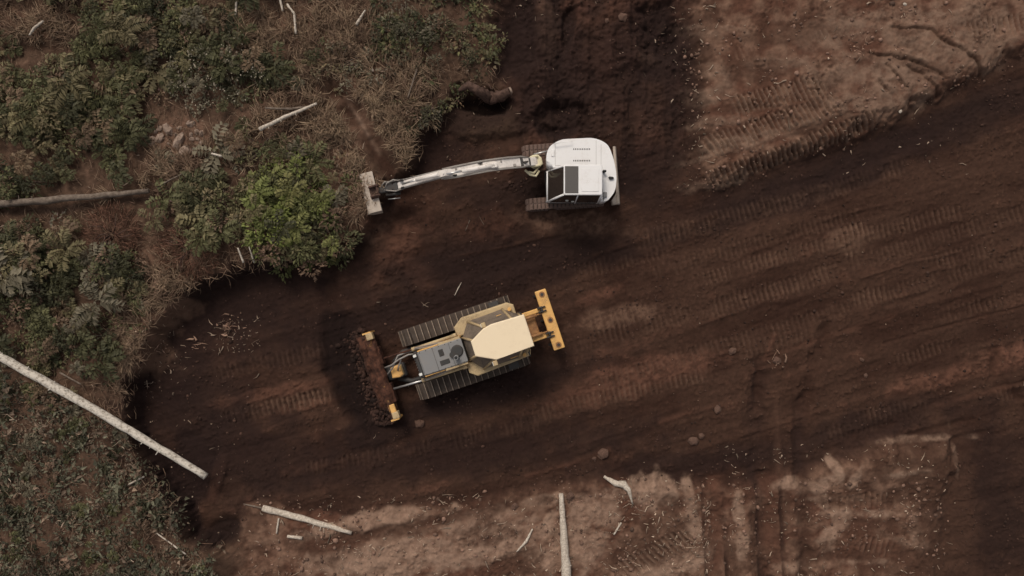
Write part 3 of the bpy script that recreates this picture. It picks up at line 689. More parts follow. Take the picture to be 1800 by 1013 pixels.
# push frame, centre ball and hoses
bm = bmesh.new()
for s in (-1, 1):
    bm_tube(bm, [(1.3, s * .62, .50), (2.3, s * .58, .52), (2.75, s * .3, .6)], .10, 8)
bm_box(bm, 2.35, 3.12, -.22, .30, .48, .72, .04)
build('push_frame', bm, 'dark', dozer)
bm = bmesh.new(); bm_prism(bm, [(2.46, -.12), (2.56, -.2), (2.86, -.17), (2.9, .22), (2.6, .27), (2.46, .2)], .70, .98, .04, 2); build('pivot_block', bm, 'yellow', dozer)
bm = bmesh.new(); bm_prism(bm, [(2.44, -.14), (2.54, -.22), (2.56, .28), (2.44, .22)], .68, .92, .02, 1); build('pivot_cap', bm, 'tan', dozer)
for off, zz in ((0, 1.30), (.10, 1.22)):
    bm = bmesh.new(); bm_tube(bm, [(1.6, -.40 - off, 1.5), (1.95, -.46 - off, zz + .25), (2.35, -.40 - off * 1.5, zz + .2), (2.7, -.28 + off, zz), (3.08, -.25 + off * 3, 1.0)], .030, 8); build('blade_hose', bm, 'hose', dozer)
bm = bmesh.new(); bm_tube(bm, [(2.3, -.35, 1.4), (2.48, -.15, 1.25), (2.6, .0, 1.02)], .028, 8); build('blade_hose', bm, 'hose', dozer)

# ripper
bm = bmesh.new(); bm_box(bm, -3.64, -3.21, -1.17, 1.15, .86, 1.20, .03, 2); beam = build('ripper_beam', bm, 'yellow', dozer)
for y in (-1.0, 0.0, .98):
    bm = bmesh.new(); bm_tube(bm, [(-3.44, y, 1.19), (-3.44, y, 1.225)], .11, 16, 0); bm_tube(bm, [(-3.44, y, 1.22), (-3.44, y, 1.245)], .06, 10, 1); build('shank_socket', bm, ['orange', 'dark'], beam)
    bm = bmesh.new(); bm_side(bm, [(-3.52, 1.0), (-3.36, 1.0), (-3.34, .45), (-3.10, .02), (-3.22, .0), (-3.50, .42)], y - .04, y + .04); build('ripper_shank', bm, 'dark', beam)
for y in (-.47, .52):
    bm = bmesh.new(); bm_box(bm, -3.22, -2.40, y - .085, y + .085, .92, 1.14, .025); lk = build('ripper_link', bm, 'yellow', dozer)
    bm = bmesh.new(); bm_tube(bm, [(-2.45, y + (.14 if y < 0 else -.14), 1.28), (-3.0, y + (.14 if y < 0 else -.14), 1.22)], .06, 10); bm_tube(bm, [(-3.0, y + (.14 if y < 0 else -.14), 1.22), (-3.3, y + (.14 if y < 0 else -.14), 1.16)], .03, 8); build('ripper_cylinder', bm, 'orange', dozer)
    bm = bmesh.new(); bm_box(bm, -3.42, -3.10, y - .10, y - .05, 1.10, 1.30, .02); bm_box(bm, -3.42, -3.10, y + .05, y + .10, 1.10, 1.30, .02); bm_tube(bm, [(-3.25, y - .12, 1.22), (-3.25, y + .12, 1.22)], .05, 10); build('pin_bracket', bm, 'dark', beam)
bm = bmesh.new(); bm_box(bm, -2.92, -2.42, -.42, .44, .70, 1.02, .04); build('ripper_carriage', bm, 'orange', dozer)

# ------------------------------------------------------------------ excavator (x forward = towards the brush, y left)
EXX, EXY = 1.95, 4.33
ex_z = float(np.mean([HS(EXX + a, EXY + b) for a in (-1, 0, 1) for b in (-1, 0, 1)])) + .02
exc = empty('excavator', (EXX, EXY, ex_z), math.radians(180))
tag(exc, 'white excavator with its arm stretched over the brush edge', 'excavator')
UR = Matrix.Rotation(math.radians(4), 4, 'Z')
for side in (-1, 1):
    yc = side * 1.02 + .03
    bm = bmesh.new(); bm_box(bm, -1.15, 1.15, yc - .14, yc + .14, .2, .46, .03); tr = build('track', bm, 'dark', exc); tr.matrix_local = UR
    for x, nm in ((1.1, 'idler'), (-1.1, 'sprocket')):
        bm = bmesh.new(); bm_tube(bm, [(x, yc - .1, .33), (x, yc + .1, .33)], .27, 18); bm_tube(bm, [(x, yc - .15, .33), (x, yc + .15, .33)], .1, 10); build(nm, bm, 'dark', tr)
    bm = bmesh.new(); bm_box(bm, -.068, .068, -.225, .225, 0, .03); bm_box(bm, -.05, .05, -.215, -.02, .028, .06, .012); bm_box(bm, -.05, .05, .03, .215, .028, .06, .012)
    pd = build('track_pad', bm, 'rubber'); belt(tr, pd, 1.16, .285, .33, 42, yc, 0)
    for i in range(5):
        x = -.8 + i * .4; bm = bmesh.new(); bm_tube(bm, [(x, yc - .12, .16), (x, yc + .12, .16)], .09, 10); build('track_roller', bm, 'dark', tr)
bm = bmesh.new(); bm_box(bm, -.7, .7, -.9, .9, .36, .66, .06); uc = build('undercarriage', bm, 'dark', exc); uc.matrix_local = UR
bm = bmesh.new(); bm_tube(bm, [(0, 0, .64), (0, 0, .84)], .58, 28); build('slew_ring', bm, 'dark', exc)
# levelling blade at the rear
bm = bmesh.new(); bm_side(bm, [(-1.98, .52), (-2.06, .56), (-2.12, .40), (-2.16, .08), (-2.10, .04), (-2.06, .36)], -.95, 1.24); lb = build('levelling_blade', bm, 'buckettan', exc); lb.matrix_local = UR
for y in (-.5, .5):
    bm = bmesh.new(); bm_tube(bm, [(-.7, y, .45), (-2.14, y, .3)], .06, 8); a = build('blade_arm', bm, 'dark', lb)
bm = bmesh.new(); bm_prism(bm, [(-1.80, 1.10), (-2.02, .8), (-2.10, 1.25), (-1.82, 1.26)], .2, .50, .02, 1); build('blade_gusset', bm, 'buckettan', lb)

# house
plat = [(.62, -.75), (.2, -1.06), (-1.05, -1.12), (-1.4, -1.01), (-1.65, -.74), (-1.78, -.38), (-1.86, .1), (-1.86, .5), (-1.78, .86), (-1.55, 1.08), (-1.3, 1.13), (.55, 1.13), (.66, 1.0), (.66, -.5)]
bm = bmesh.new(); bm_prism(bm, plat, .84, 1.10, .02, 1); build('platform', bm, 'dark', exc)
def rounded(pts, r, seg=5):
    out = []; n = len(pts)
    for i in range(n):
        p0, p1, p2 = Vector(pts[i - 1]), Vector(pts[i]), Vector(pts[(i + 1) % n])
        a = (p0 - p1); b = (p2 - p1); rr = min(r, a.length * .45, b.length * .45)
        A = p1 + a.normalized() * rr; B = p1 + b.normalized() * rr
        for k in range(seg + 1):
            t = k / seg; q = A * (1 - t) ** 2 + p1 * 2 * t * (1 - t) + B * t * t
            out.append((q.x, q.y))
    return out
hoodp = [(.69, -.06), (.69, -.58), (.58, -.84), (.18, -1.09), (-1.06, -1.15), (-1.56, -.92), (-1.78, -.30), (-1.87, .25), (-1.82, .80), (-1.54, 1.15), (-1.27, 1.20), (-1.27, -.06)]
hp = rounded(hoodp, .28, 5)
bm = bmesh.new()
fs = bm_prism(bm, hp, 1.02, 1.84, .14, 5)
for f in bm.faces: f.smooth = len(f.verts) < 6
house = build('engine_hood', bm, 'white', exc)
for y in (-.73, -.31):
    for i in range(10):
        bm = bmesh.new(); x = -.30 - i * .064; bm_box(bm, x - .016, x + .016, y - .028, y + .028, 1.835, 1.8475, .004); build('vent_slot', bm, 'dark', house)
for x0, x1, y0, y1 in ((-1.12, .38, -.135, -.125), (.37, .38, -1.0, -.135), (-1.12, -1.11, -1.04, -.14), (-1.30, -1.29, -.9, .95)):
    bm = bmesh.new(); bm_box(bm, x0, x1, y0, y1, 1.83, 1.8425); build('panel_seam', bm, 'hose', house)
bm = bmesh.new(); bm_tube(bm, [(.45, -.95, 1.6), (.40, -.90, 2.0), (-.2, -1.0, 2.02), (-.25, -1.03, 1.7)], .016, 6); build('handrail', bm, 'white', house)
bm = bmesh.new(); bm_box(bm, .40, .52, -.72, -.46, 1.838, 1.87, .015, 2); build('hood_latch', bm, 'white', house)
bm = bmesh.new(); bm_tube(bm, [(-1.38, .10, 1.82), (-1.38, .10, 2.02), (-1.44, .11, 2.06)], [.05, .05, .045], 12); build('exhaust_pipe', bm, 'black', house)
bm = bmesh.new(); bm_tube(bm, [(-1.66, .33, 1.80), (-1.62, .33, 1.9)], .02, 6); bm_prism(bm, [(-1.55, .30), (-1.60, .27), (-1.72, .29), (-1.76, .33), (-1.72, .37), (-1.60, .38)], 1.86, 1.93, .02, 2); build('rear_mirror', bm, 'black', house)
bm = bmesh.new(); bm_box(bm, -1.50, -1.36, .84, 1.04, 1.80, 1.93, .03, 2); build('tail_light', bm, 'grey', house)
bm = bmesh.new(); bm_box(bm, -1.60, -1.40, 1.02, 1.12, 1.5, 1.82, .03, 2); build('grab_handle', bm, 'hose', house)
# cab
bm = bmesh.new(); bm_side(bm, [(-1.25, 1.08), (.60, 1.08), (.66, 1.35), (-1.25, 1.35)], -.02, 1.14, bev=.02); cb = build('cab', bm, 'white', exc)
roofp = rounded([(.12, -.04), (-1.25, -.04), (-1.25, 1.04), (.12, 1.04)], .07, 3)
bm = bmesh.new(); bm_prism(bm, roofp, 2.50, 2.60, .03, 2); rf = build('cab_roof', bm, 'white', exc)
bm = bmesh.new(); bm_box(bm, -.40, .075, .02, .98, 2.592, 2.612, .008); sk = build('skylight', bm, 'skylight', rf)
bm = bmesh.new(); bm_box(bm, -1.12, -.50, .10, .92, 2.598, 2.615, .012); build('roof_panel', bm, 'white', rf)
def pane(name, pts, mat, parent, t=.02):
    bm = bmesh.new(); v = [bm.verts.new(p) for p in pts]; f = bm.faces.new(v); f.normal_update(); nn = f.normal.copy()
    ex_ = bmesh.ops.extrude_face_region(bm, geom=[f])
    for g in ex_['geom']:
        if isinstance(g, bmesh.types.BMVert): g.co += nn * t
    return build(name, bm, mat, parent)
pane('windscreen', [(.60, .03, 1.40), (.60, 1.09, 1.40), (.12, 1.00, 2.50), (.12, .02, 2.50)], 'glass', cb)
pane('side_window', [(.55, 1.14, 1.38), (-.36, 1.15, 1.38), (-.36, 1.03, 2.48), (.10, 1.02, 2.48)], 'glass', cb)
pane('side_window', [(-.42, 1.15, 1.38), (-1.20, 1.15, 1.38), (-1.20, 1.03, 2.48), (-.42, 1.03, 2.48)], 'glass', cb)
pane('side_window', [(-1.20, -.01, 1.9), (.32, -.01, 1.9), (.10, -.005, 2.48), (-1.20, -.005, 2.48)], 'glass', cb)
pane('rear_window', [(-1.245, .05, 1.88), (-1.245, 1.08, 1.88), (-1.235, 1.0, 2.48), (-1.235, .05, 2.48)], 'glass', cb)
for a, b, r in (((.66, 1.12, 1.2), (.13, 1.02, 2.54), .04), ((.66, 0.0, 1.2), (.13, 0.0, 2.54), .036), ((-.39, 1.16, 1.2), (-.39, 1.03, 2.52), .03), ((-1.22, 1.15, 1.2), (-1.22, 1.03, 2.52), .04), ((-1.22, 0, 1.2), (-1.22, 0, 2.52), .04), ((.64, .0, 1.36), (.64, 1.12, 1.36), .03)):
    bm = bmesh.new(); bm_tube(bm, [a, b], r, 8); build('cab_pillar', bm, 'white', cb)
bm = bmesh.new(); bm_box(bm, -.62, -.18, .3, .8, 1.36, 1.55, .05); bm_box(bm, -.68, -.55, .3, .8, 1.5, 2.15, .05); build('driver_seat', bm, 'black', cb)
bm = bmesh.new(); bm_box(bm, -.34, -.22, 1.13, 1.17, 1.55, 1.62, .015); bm_box(bm, -.12, .0, 1.12, 1.16, 1.70, 1.80, .02); build('door_handle', bm, 'lamp', cb)

# boom, stick, hitch and bucket in their own direction
BA = math.radians(10.0); BM = Matrix.Translation((1.05, -.38, 0)) @ Matrix.Rotation(BA, 4, 'Z')
def arm(name, bm, mats, parent=exc):
    for v_ in bm.verts:
        if v_.co.z > 1.15: v_.co.z = 1.15 + (v_.co.z - 1.15) * .62
    o = build(name, bm, mats, parent)
    if parent is exc: o.matrix_local = BM
    return o
bm = bmesh.new(); bm_prism(bm, [(.22, -.20), (.10, -.27), (-.12, -.25), (-.22, -.12), (-.24, .12), (-.12, .20), (.12, .18), (.30, .02)], .84, 1.32, .05, 2)
bm_box(bm, -.1, .22, -.22, -.15, 1.2, 1.5, .03); bm_box(bm, -.1, .22, .13, .20, 1.2, 1.5, .03); sb = arm('swing_bracket', bm, 'bracket')
bm = bmesh.new(); bm_tube(bm, [(-.06, .34, 1.12), (.10, .52, 1.18), (.30, .44, 1.28), (.46, .26, 1.42)], .045, 8); bm_tube(bm, [(-.02, .25, 1.2), (.16, .40, 1.26), (.34, .33, 1.34)], .04, 8); arm('bracket_hose', bm, 'bracket', sb)
bm = bmesh.new(); bm_tube(bm, [(.04, -.30, 1.14), (-.55, -.34, 1.12)], .032, 8); arm('swing_rod', bm, 'steel', sb)
bm = bmesh.new(); bm_box(bm, -.5, -.1, -.2, .35, .86, 1.06, .04); arm('swing_post', bm, 'rootwood', sb)
bprof = [(-.10, 1.22), (.02, 1.10), (.16, 1.14), (.75, 1.85), (1.45, 2.38), (2.1, 2.52), (3.0, 2.44), (3.42, 2.38), (3.55, 2.46), (3.5, 2.60), (3.0, 2.68), (2.2, 2.84), (1.75, 2.86), (1.2, 2.62), (.55, 2.12), (.0, 1.46)]
bm = bmesh.new(); bm_side(bm, bprof, -.155, .155, bev=.012); boom = arm('boom', bm, 'boomwhite')
bm = bmesh.new(); bm_tube(bm, [(.20, 0, 1.02), (.85, 0, 1.55)], .075, 10); bm_tube(bm, [(.85, 0, 1.55), (1.75, 0, 2.42)], .042, 8, 1); arm('boom_cylinder', bm, ['boomwhite', 'steel'], boom)
bm = bmesh.new(); bm_tube(bm, [(1.55, 0.04, 2.96), (2.75, .05, 3.02)], .075, 10); bm_tube(bm, [(2.75, .05, 3.02), (3.42, .05, 2.98)], .04, 8, 1); bm_box(bm, 1.45, 1.68, -.05, .13, 2.74, 3.02, .02); arm('stick_cylinder', bm, ['boomwhite', 'steel'], boom)
for y, r in ((-.20, .022), (-.175, .02), (.195, .024), (.215, .018)):
    bm = bmesh.new(); bm_tube(bm, [(.1, y * .6, 1.5), (.55, y, 2.17), (1.15, y, 2.68), (1.75, y, 2.90), (2.3, y * 1.02, 2.88), (3.0, y, 2.74), (3.45, y * .9, 2.72)], r, 6); arm('boom_hose', bm, 'hose', boom)
for (x, y, z, lx, ly) in ((2.02, -.12, 2.86, .05, .05), (2.95, -.11, 2.72, .04, .04), (.85, .10, 2.34, .07, .05), (1.3, -.1, 2.68, .03, .05)):
    bm = bmesh.new(); bm_box(bm, x - lx, x + lx, y - ly, y + ly, z - .04, z + .04, .015); arm('hose_clamp', bm, 'hose', boom)
for (x, y, z_, l_) in ((2.05, -.14, 2.87, .07), (3.02, .12, 2.72, .06), (.42, .02, 2.02, .10), (3.36, -.03, 2.86, .07)):
    bm = bmesh.new(); bm_tube(bm, [(x - l_, y, z_), (x, y + .02, z_ + .05), (x + l_ * 1.3, y - .01, z_ + .01)], [.03, .05, .02], 7); arm('hose_joint', bm, 'dark', boom)
bm = bmesh.new(); bm_box(bm, .22, .55, -.14, .14, 1.66, 1.80, .03); bm_box(bm, .5, .62, -.17, .17, 2.0, 2.16, .02); arm('valve_block', bm, 'dark', boom)
bm = bmesh.new(); bm_box(bm, 1.9, 2.6, .165, .20, 2.56, 2.78, .01); arm('side_plate', bm, 'boomwhite', boom)
sprof = [(3.10, 2.90), (3.36, 3.04), (3.62, 2.80), (4.4, 2.20), (5.1, 1.56), (5.22, 1.40), (5.12, 1.30), (4.98, 1.36), (4.2, 1.98), (3.55, 2.40), (3.40, 2.40), (3.2, 2.72)]
bm = bmesh.new(); bm_side(bm, sprof, -.118, .118, bev=.012); stick = arm('stick', bm, 'boomwhite')
bm = bmesh.new(); bm_tube(bm, [(3.60, .02, 3.0), (4.45, .02, 2.42)], .062, 10); bm_tube(bm, [(4.45, .02, 2.42), (5.0, .02, 1.92)], .034, 8, 1); arm('bucket_cylinder', bm, ['boomwhite', 'steel'], stick)
for y in (-.14, .14):
    bm = bmesh.new(); bm_side(bm, [(4.95, 2.0), (5.06, 1.98), (5.12, 1.62), (5.0, 1.62)], y - .02, y + .02); arm('link_arm', bm, 'dark', stick)
    bm = bmesh.new(); bm_tube(bm, [(3.5, y * 1.0, 2.80), (4.2, y * 1.05, 2.30), (4.9, y * 1.1, 1.75), (5.3, y * 1.4, 1.5)], .02, 6); arm('stick_hose', bm, 'hose', stick)
# tilting hitch
bm = bmesh.new(); bm_tube(bm, [(5.28, .02, 1.02), (5.28, .02, 1.40)], [.20, .16], 16); bm_tube(bm, [(5.55, -.02, .98), (5.55, -.02, 1.30)], .15, 14); bm_box(bm, 5.1, 6.15, -.10, .14, .95, 1.15, .03)
bm_tube(bm, [(5.2, .26, 1.1), (5.75, .22, 1.05)], .055, 8); bm_tube(bm, [(5.2, -.24, 1.1), (5.75, -.2, 1.05)], .055, 8)
ht = arm('tilt_hitch', bm, 'dark')
for pts in ([(5.05, -.12, 1.5), (5.35, -.24, 1.52), (5.62, -.16, 1.4), (5.72, .0, 1.25)], [(5.05, .12, 1.5), (5.3, .20, 1.5), (5.6, .12, 1.42), (5.75, .05, 1.2)], [(5.45, -.2, 1.25), (5.7, -.24, 1.3), (5.85, -.1, 1.2)]):
    bm = bmesh.new(); bm_tube(bm, pts, .024, 6); arm('hitch_hose', bm, 'hose', ht)
bm = bmesh.new(); bm_tube(bm, [(5.25, .42, 1.02), (5.72, .38, .98)], .02, 6); arm('hitch_pipe', bm, 'steel', ht)
# bucket
BC = Matrix.Translation((7.30, .76, 0)) @ Matrix.Rotation(math.radians(14), 4, 'Z')
bp = [(-.30, 1.12), (.04, 1.13), (.22, 1.04), (.31, .86), (.28, .62), (.10, .44), (-.22, .38), (-.22, .41), (.08, .47), (.25, .64), (.28, .85), (.20, 1.01), (.03, 1.095), (-.30, 1.085)]
bm = bmesh.new(); bm_side(bm, bp, -.73, .73); bk = build('bucket', bm, 'buckettan', exc); bk.matrix_local = BC
for s in (-1, 1):
    bm = bmesh.new(); bm_side(bm, [(-.30, 1.118), (.04, 1.125), (.22, 1.035), (.305, .86), (.275, .62), (.10, .44), (-.22, .385)], s * .745 - .014, s * .745 + .014); build('bucket_side', bm, 'buckettan', bk)
bm = bmesh.new(); bm_box(bm, -.30, -.03, -.24, .28, 1.128, 1.16, .01, mat=0); bm_box(bm, -.42, -.04, -.20, -.13, 1.12, 1.34, .02); bm_box(bm, -.42, -.04, .16, .23, 1.12, 1.34, .02); bm_tube(bm, [(-.34, -.22, 1.26), (-.34, .25, 1.26)], .04, 8); build('bucket_bracket', bm, 'rootwood', bk)
blob_strip('caked_mud', .02, .26, .52, .70, 1.06, .08, bk, 'mud', 405, slope=-.25, nx=8, ny=8)
# ------------------------------------------------------------------ logs, poles, sticks, stones
def log(name, pts, rad, mat, label, cat, group=None, n=12, jit=.05, sub=6, stubs=0, seed=1, cut=True):
    """tapered trunk through world points, made local to its first point"""
    rng = random.Random(seed); P = [Vector(p) for p in pts]; o0 = P[0].copy(); Q, RR = [], []
    for i in range(len(P) - 1):
        for k in range(sub):
            t = k / sub; Q.append(P[i].lerp(P[i + 1], t) - o0); RR.append(rad[i] * (1 - t) + rad[i + 1] * t)
    Q.append(P[-1] - o0); RR.append(rad[-1])
    for i in range(1, len(Q) - 1):
        wv = min(1.0, (Q[-1] - Q[0]).length / 6); Q[i] = Q[i] + Vector((rng.gauss(0, .014), rng.gauss(0, .014), rng.gauss(0, .008))) * wv
        RR[i] *= 1 + rng.uniform(-.07, .07)
    root = empty(name, o0); tag(root, label, cat, group)
    bm = bmesh.new(); bm_tube(bm, Q, RR, n, 0, True, jit, rng); build('trunk', bm, mat, root)
    for s in range(stubs):
        i = rng.randrange(2, len(Q) - 2); a = rng.uniform(0, 2 * math.pi)
        d = (Q[i + 1] - Q[i]).normalized(); side = d.cross(Vector((0, 0, 1))).normalized()
        e = side * rng.choice([-1, 1]) * rng.uniform(.5, 1) + Vector((0, 0, rng.uniform(.1, .8)))
        bm = bmesh.new(); bm_tube(bm, [Q[i], Q[i] + e.normalized() * (RR[i] + rng.uniform(.05, .16))], [RR[i] * .22, RR[i] * .12], 6); build('branch_stub', bm, mat, root)
    return root

def gl(u, v, dz): return G(u, v, dz)
a, b = gl(-60, 592, .30), G(200, 742, .30); c = Vector((*W(362, 838, 1.12), 1.12))
b.z = 1.22; a.z = max(a.z, 1.2)
log('birch_pole', [a, b, c], [.160, .150, .128], 'birch', 'long pale bare log jutting from the brush over the cut edge', 'log', n=16, sub=12, stubs=9, seed=3)
a, b = gl(986, 868, .12), gl(999, 1060, .26)
log('pale_pole', [a, b], [.085, .215], 'palewood', 'pale straight pole tapering upward at the bottom edge of the picture', 'log', n=16, sub=14, stubs=2, seed=4)
a, b, c = gl(462, 893, .10), gl(540, 914, .10), gl(618, 937, .08)
log('peeled_log', [a, b, c], [.125, .115, .07], 'palewood', 'thin peeled log lying on the lower rim of the cut', 'log', n=10, jit=.12, stubs=3, seed=5)
log('thin_stick', [gl(428, 886, .06), gl(464, 894, .12)], [.02, .045], 'oldwood', 'thin dark stick poking out past the peeled log', 'stick', n=6, seed=6)
log('old_log', [gl(-40, 362, .34), gl(110, 350, .38), gl(262, 336, .34)], [.14, .13, .09], 'oldwood', 'old grey-brown log half buried in the left shrubs', 'log', stubs=3, seed=7)
log('dead_branch', [gl(456, 228, .42), gl(500, 206, .46), gl(557, 182, .44)], [.080, .07, .045], 'palewood', 'pale dead branch lying slanted between brush and ferns', 'branch', n=8, stubs=3, seed=8)
log('dead_branch', [gl(466, 190, .32), gl(510, 192, .36), gl(545, 188, .34)], [.04, .05, .04], 'oldwood', 'thin grey branch crossing the pale slanted branch', 'branch', n=7, seed=9)
log('dead_branch', [gl(491, -6, .3), gl(497, 20, .3)], [.05, .035], 'palewood', 'short white stick at the top edge, left of two', 'stick', n=7, seed=10)
log('dead_branch', [gl(505, 8, .3), gl(514, 20, .32), gl(517, 24, .3), gl(520, 60, .28)], [.05, .04, .045, .04], 'palewood', 'crooked white stick hanging down from the top edge', 'stick', n=7, seed=11)
log('dead_branch', [gl(642, 18, .3), gl(626, 44, .26)], [.03, .065], 'palewood', 'pale splintered stick in the brush near the top', 'stick', n=7, seed=12)
log('dead_branch', [gl(416, -5, .3), gl(414, 30, .3)], [.045, .04], 'palewood', 'upright white stick in the upper left brush', 'stick', n=7, seed=13)
log('dead_branch', [gl(76, 37, .5), gl(60, 50, .5), gl(52, 62, .45)], [.04, .05, .03], 'palewood', 'forked pale stick in the upper left corner shrubs', 'stick', n=7, seed=14)
log('dead_branch', [gl(105, 655, .2), gl(143, 676, .2)], [.03, .03], 'oldwood', 'thin stick beside the long pale log', 'stick', n=6, seed=15)
log('dead_branch', [gl(226, 852, .12), gl(265, 832, .14)], [.03, .035], 'palewood', 'pale stick on the low grass beside the lower left rim', 'stick', n=6, seed=16)
log('dead_branch', [gl(275, 937, .12), gl(352, 954, .14)], [.025, .03], 'palewood', 'long thin stick on the grass at the lower left', 'stick', n=6, seed=17)
log('dead_branch', [gl(490, 911, .06), gl(486, 938, .06)], [.035, .035], 'palewood', 'short pale stick standing crosswise under the peeled log', 'stick', n=6, seed=18)
log('wood_piece', [gl(505, 943, .06), gl(531, 946, .06)], [.06, .07], 'palewood', 'stubby pale block of wood under the peeled log', 'wood', n=6, seed=19)
log('dead_branch', [gl(908, 970, .05), gl(925, 952, .07), gl(936, 930, .06)], [.02, .06, .03], 'palewood', 'pale forked stick left of the tapering pole', 'stick', n=7, seed=20)
log('dead_branch', [gl(1079, 940, .04), gl(1092, 919, .06)], [.035, .03], 'palewood', 'small pale stick right of the tapering pole', 'stick', n=7, seed=21)
log('root_piece', [gl(1062, 838, .06), gl(1082, 850, .10), gl(1097, 852, .12), gl(1105, 862, .10), gl(1112, 886, .04)], [.06, .11, .15, .09, .02], 'palewood', 'bent pale root stump on the road edge above the dry patch', 'root', n=9, jit=.15, sub=4, seed=22)
log('dead_branch', [gl(799, 520, .03), gl(806, 506, .05), gl(811, 497, .04)], [.014, .02, .01], 'palewood', 'small pale stick on dark soil above the bulldozer', 'stick', n=6, seed=23)
log('dead_branch', [gl(818, 406, .03), gl(826, 387, .04)], [.012, .018], 'oldwood', 'small pale stick on the soil under the excavator arm', 'stick', n=6, seed=24)
log('dead_branch', [gl(717, 172, .3), gl(727, 140, .3), gl(733, 122, .3)], [.03, .035, .03], 'oldwood', 'grey stick standing in the scrub right of the drag mark', 'stick', n=6, seed=25)
log('dead_branch', [gl(276, 330, .4), gl(296, 318, .4), gl(320, 306, .38)], [.03, .03, .02], 'oldwood', 'grey twig below the stone heap', 'stick', n=6, seed=26)
log('dead_branch', [gl(372, 270, .4), gl(390, 275, .4)], [.04, .045], 'palewood', 'short pale stick right of the stone heap', 'stick', n=6, seed=27)
log('dead_branch', [gl(428, 462, .3), gl(418, 436, .45)], [.045, .03], 'palewood', 'left of two pale stakes at the rim below the green shrub', 'stick', n=6, seed=28)
log('dead_branch', [gl(447, 462, .3), gl(438, 434, .42)], [.035, .025], 'palewood', 'right of two pale stakes at the rim below the green shrub', 'stick', n=6, seed=29)
# bent root over the hollow behind the arm, with earth and rootlets hanging on it
ctr = log('curved_trunk', [gl(806, 160, .42), gl(824, 150, .45), gl(842, 160, .45), gl(860, 169, .45), gl(880, 167, .45), gl(897, 160, .45)], [.06, .15, .17, .24, .20, .15], 'rootwood', 'curved brown root with a pale end arching over the dark hollow', 'root', n=14, jit=.22, sub=6, seed=30)
rr_ = random.Random(33); o0 = Vector(ctr.location)
for i in range(16):
    q = G(rr_.uniform(806, 896), rr_.uniform(150, 172), .42) - o0; a_ = rr_.uniform(0, 6.28); l_ = rr_.uniform(.15, .5)
    bm = bmesh.new(); bm_tube(bm, [q, q + Vector((math.cos(a_) * l_ * .5, math.sin(a_) * l_ * .5, rr_.uniform(-.05, .12))), q + Vector((math.cos(a_ + .4) * l_, math.sin(a_ + .4) * l_, -.1))], [.03, .02, .006], 5); build('rootlet', bm, 'rootwood', ctr)
bm = bmesh.new(); q = G(897, 160, .45) - o0; bm_tube(bm, [q - Vector((.02, 0, 0)), q + Vector((.05, .03, 0))], [.15, .12], 10, jit=.15, rng=rr_); build('broken_end', bm, 'stone', ctr)

def rock_mesh(seed, flat=.7, div=2):
    bm = bmesh.new(); bmesh.ops.create_icosphere(bm, subdivisions=div, radius=1.0); rng = random.Random(seed); ofs = rng.uniform(0, 50)
    for v in bm.verts:
        p = v.co; k = 1 + .5 * float(perlin(np.array([p.x * 1.3 + ofs]), np.array([p.y * 1.3 + p.z * 1.7]), 7)[0]) + rng.uniform(-.05, .05)
        v.co = Vector((p.x * k, p.y * k, p.z * k * flat))
    return bm
def rock(name, u, v, px, mat, label, cat, group=None, seed=1, asp=1.4, ang=None):
    rng = random.Random(seed); p = G(u, v); k = (CAM_H - p.z) / FOC * px / 2
    o = build(name, rock_mesh(seed, .7, 2 if px > 12 else 1), mat, smooth=False)
    o.location = (p.x, p.y, p.z + k * .12); o.scale = (k * asp ** .5, k / asp ** .5, k); o.rotation_euler = (0, 0, rng.uniform(0, 3.1) if ang is None else ang)
    return tag(o, label, cat, group)
big = [(281, 243, 17, 1.2, 'pink blocky stone at the left of the stone heap'), (316, 249, 25, 2.0, 'flat elongated grey-green stone in the middle of the stone heap'), (296, 228, 20, 1.8, 'pointed pale stone at the upper left of the stone heap'),
       (336, 218, 15, 1.7, 'oval pale stone at the top of the stone heap'), (354, 253, 13, 1.3, 'round pale stone at the right of the stone heap'), (325, 268, 24, 1.2, 'broad tan stone at the foot of the stone heap')]
for i, (u, v, s, asp, lb_) in enumerate(big): rock('stone', u, v, s * .9, 'stone', lb_, 'stone', 'stones in the heap', 40 + i, asp)
for i in range(26):
    a = R.uniform(0, 6.28); r = R.random() ** .6
    rock('stone', 312 + math.cos(a) * 46 * r, 248 + math.sin(a) * 34 * r, R.uniform(6, 12), 'stone', 'small pinkish stone scattered in the stone heap among the shrubs', 'stone', 'small stones in the heap', 60 + i, R.uniform(1, 1.6))
clods = [(1287, 617, 13, 'round brown clod alone on the road right of centre'), (1261, 719, 15, 'brown clod on the road above the wheel ruts'), (1060, 797, 19, 'largest reddish clod near the lower road edge'), (1044, 806, 9, 'small clod left of the largest reddish clod'),
         (1219, 775, 17, 'dark brown clod on the lower road'), (1233, 767, 12, 'smaller clod touching the dark brown clod'), (1003, 872, 14, 'brown clod beside the tip of the tapering pole'), (905, 890, 13, 'tan clod in the dry strip left of the tapering pole'),
         (1095, 31, 15, 'pale round clod at the top of the dug strip'), (1066, 37, 9, 'small pale clod left of the round one at the top'), (738, 745, 16, 'reddish clod below the bulldozer blade'), (1514, 632, 8, 'small pale clod on the right part of the road'),
         (1521, 661, 9, 'small grey clod below the pale one at the right'), (1365, 634, 14, 'dark lump of roots in the middle of the road'), (1582, 196, 8, 'white stone on the lip of the upper right bank'), (1590, 8, 7, 'white stone at the top edge on the dry ground')]
for i, (u, v, s, lb_) in enumerate(clods): rock('stone' if 'stone' in lb_ else 'soil_clod', u, v, s, 'palewood' if 'white' in lb_ else 'clod', lb_, 'stone' if 'stone' in lb_ else 'clod', None, 100 + i, R.uniform(1, 1.4))

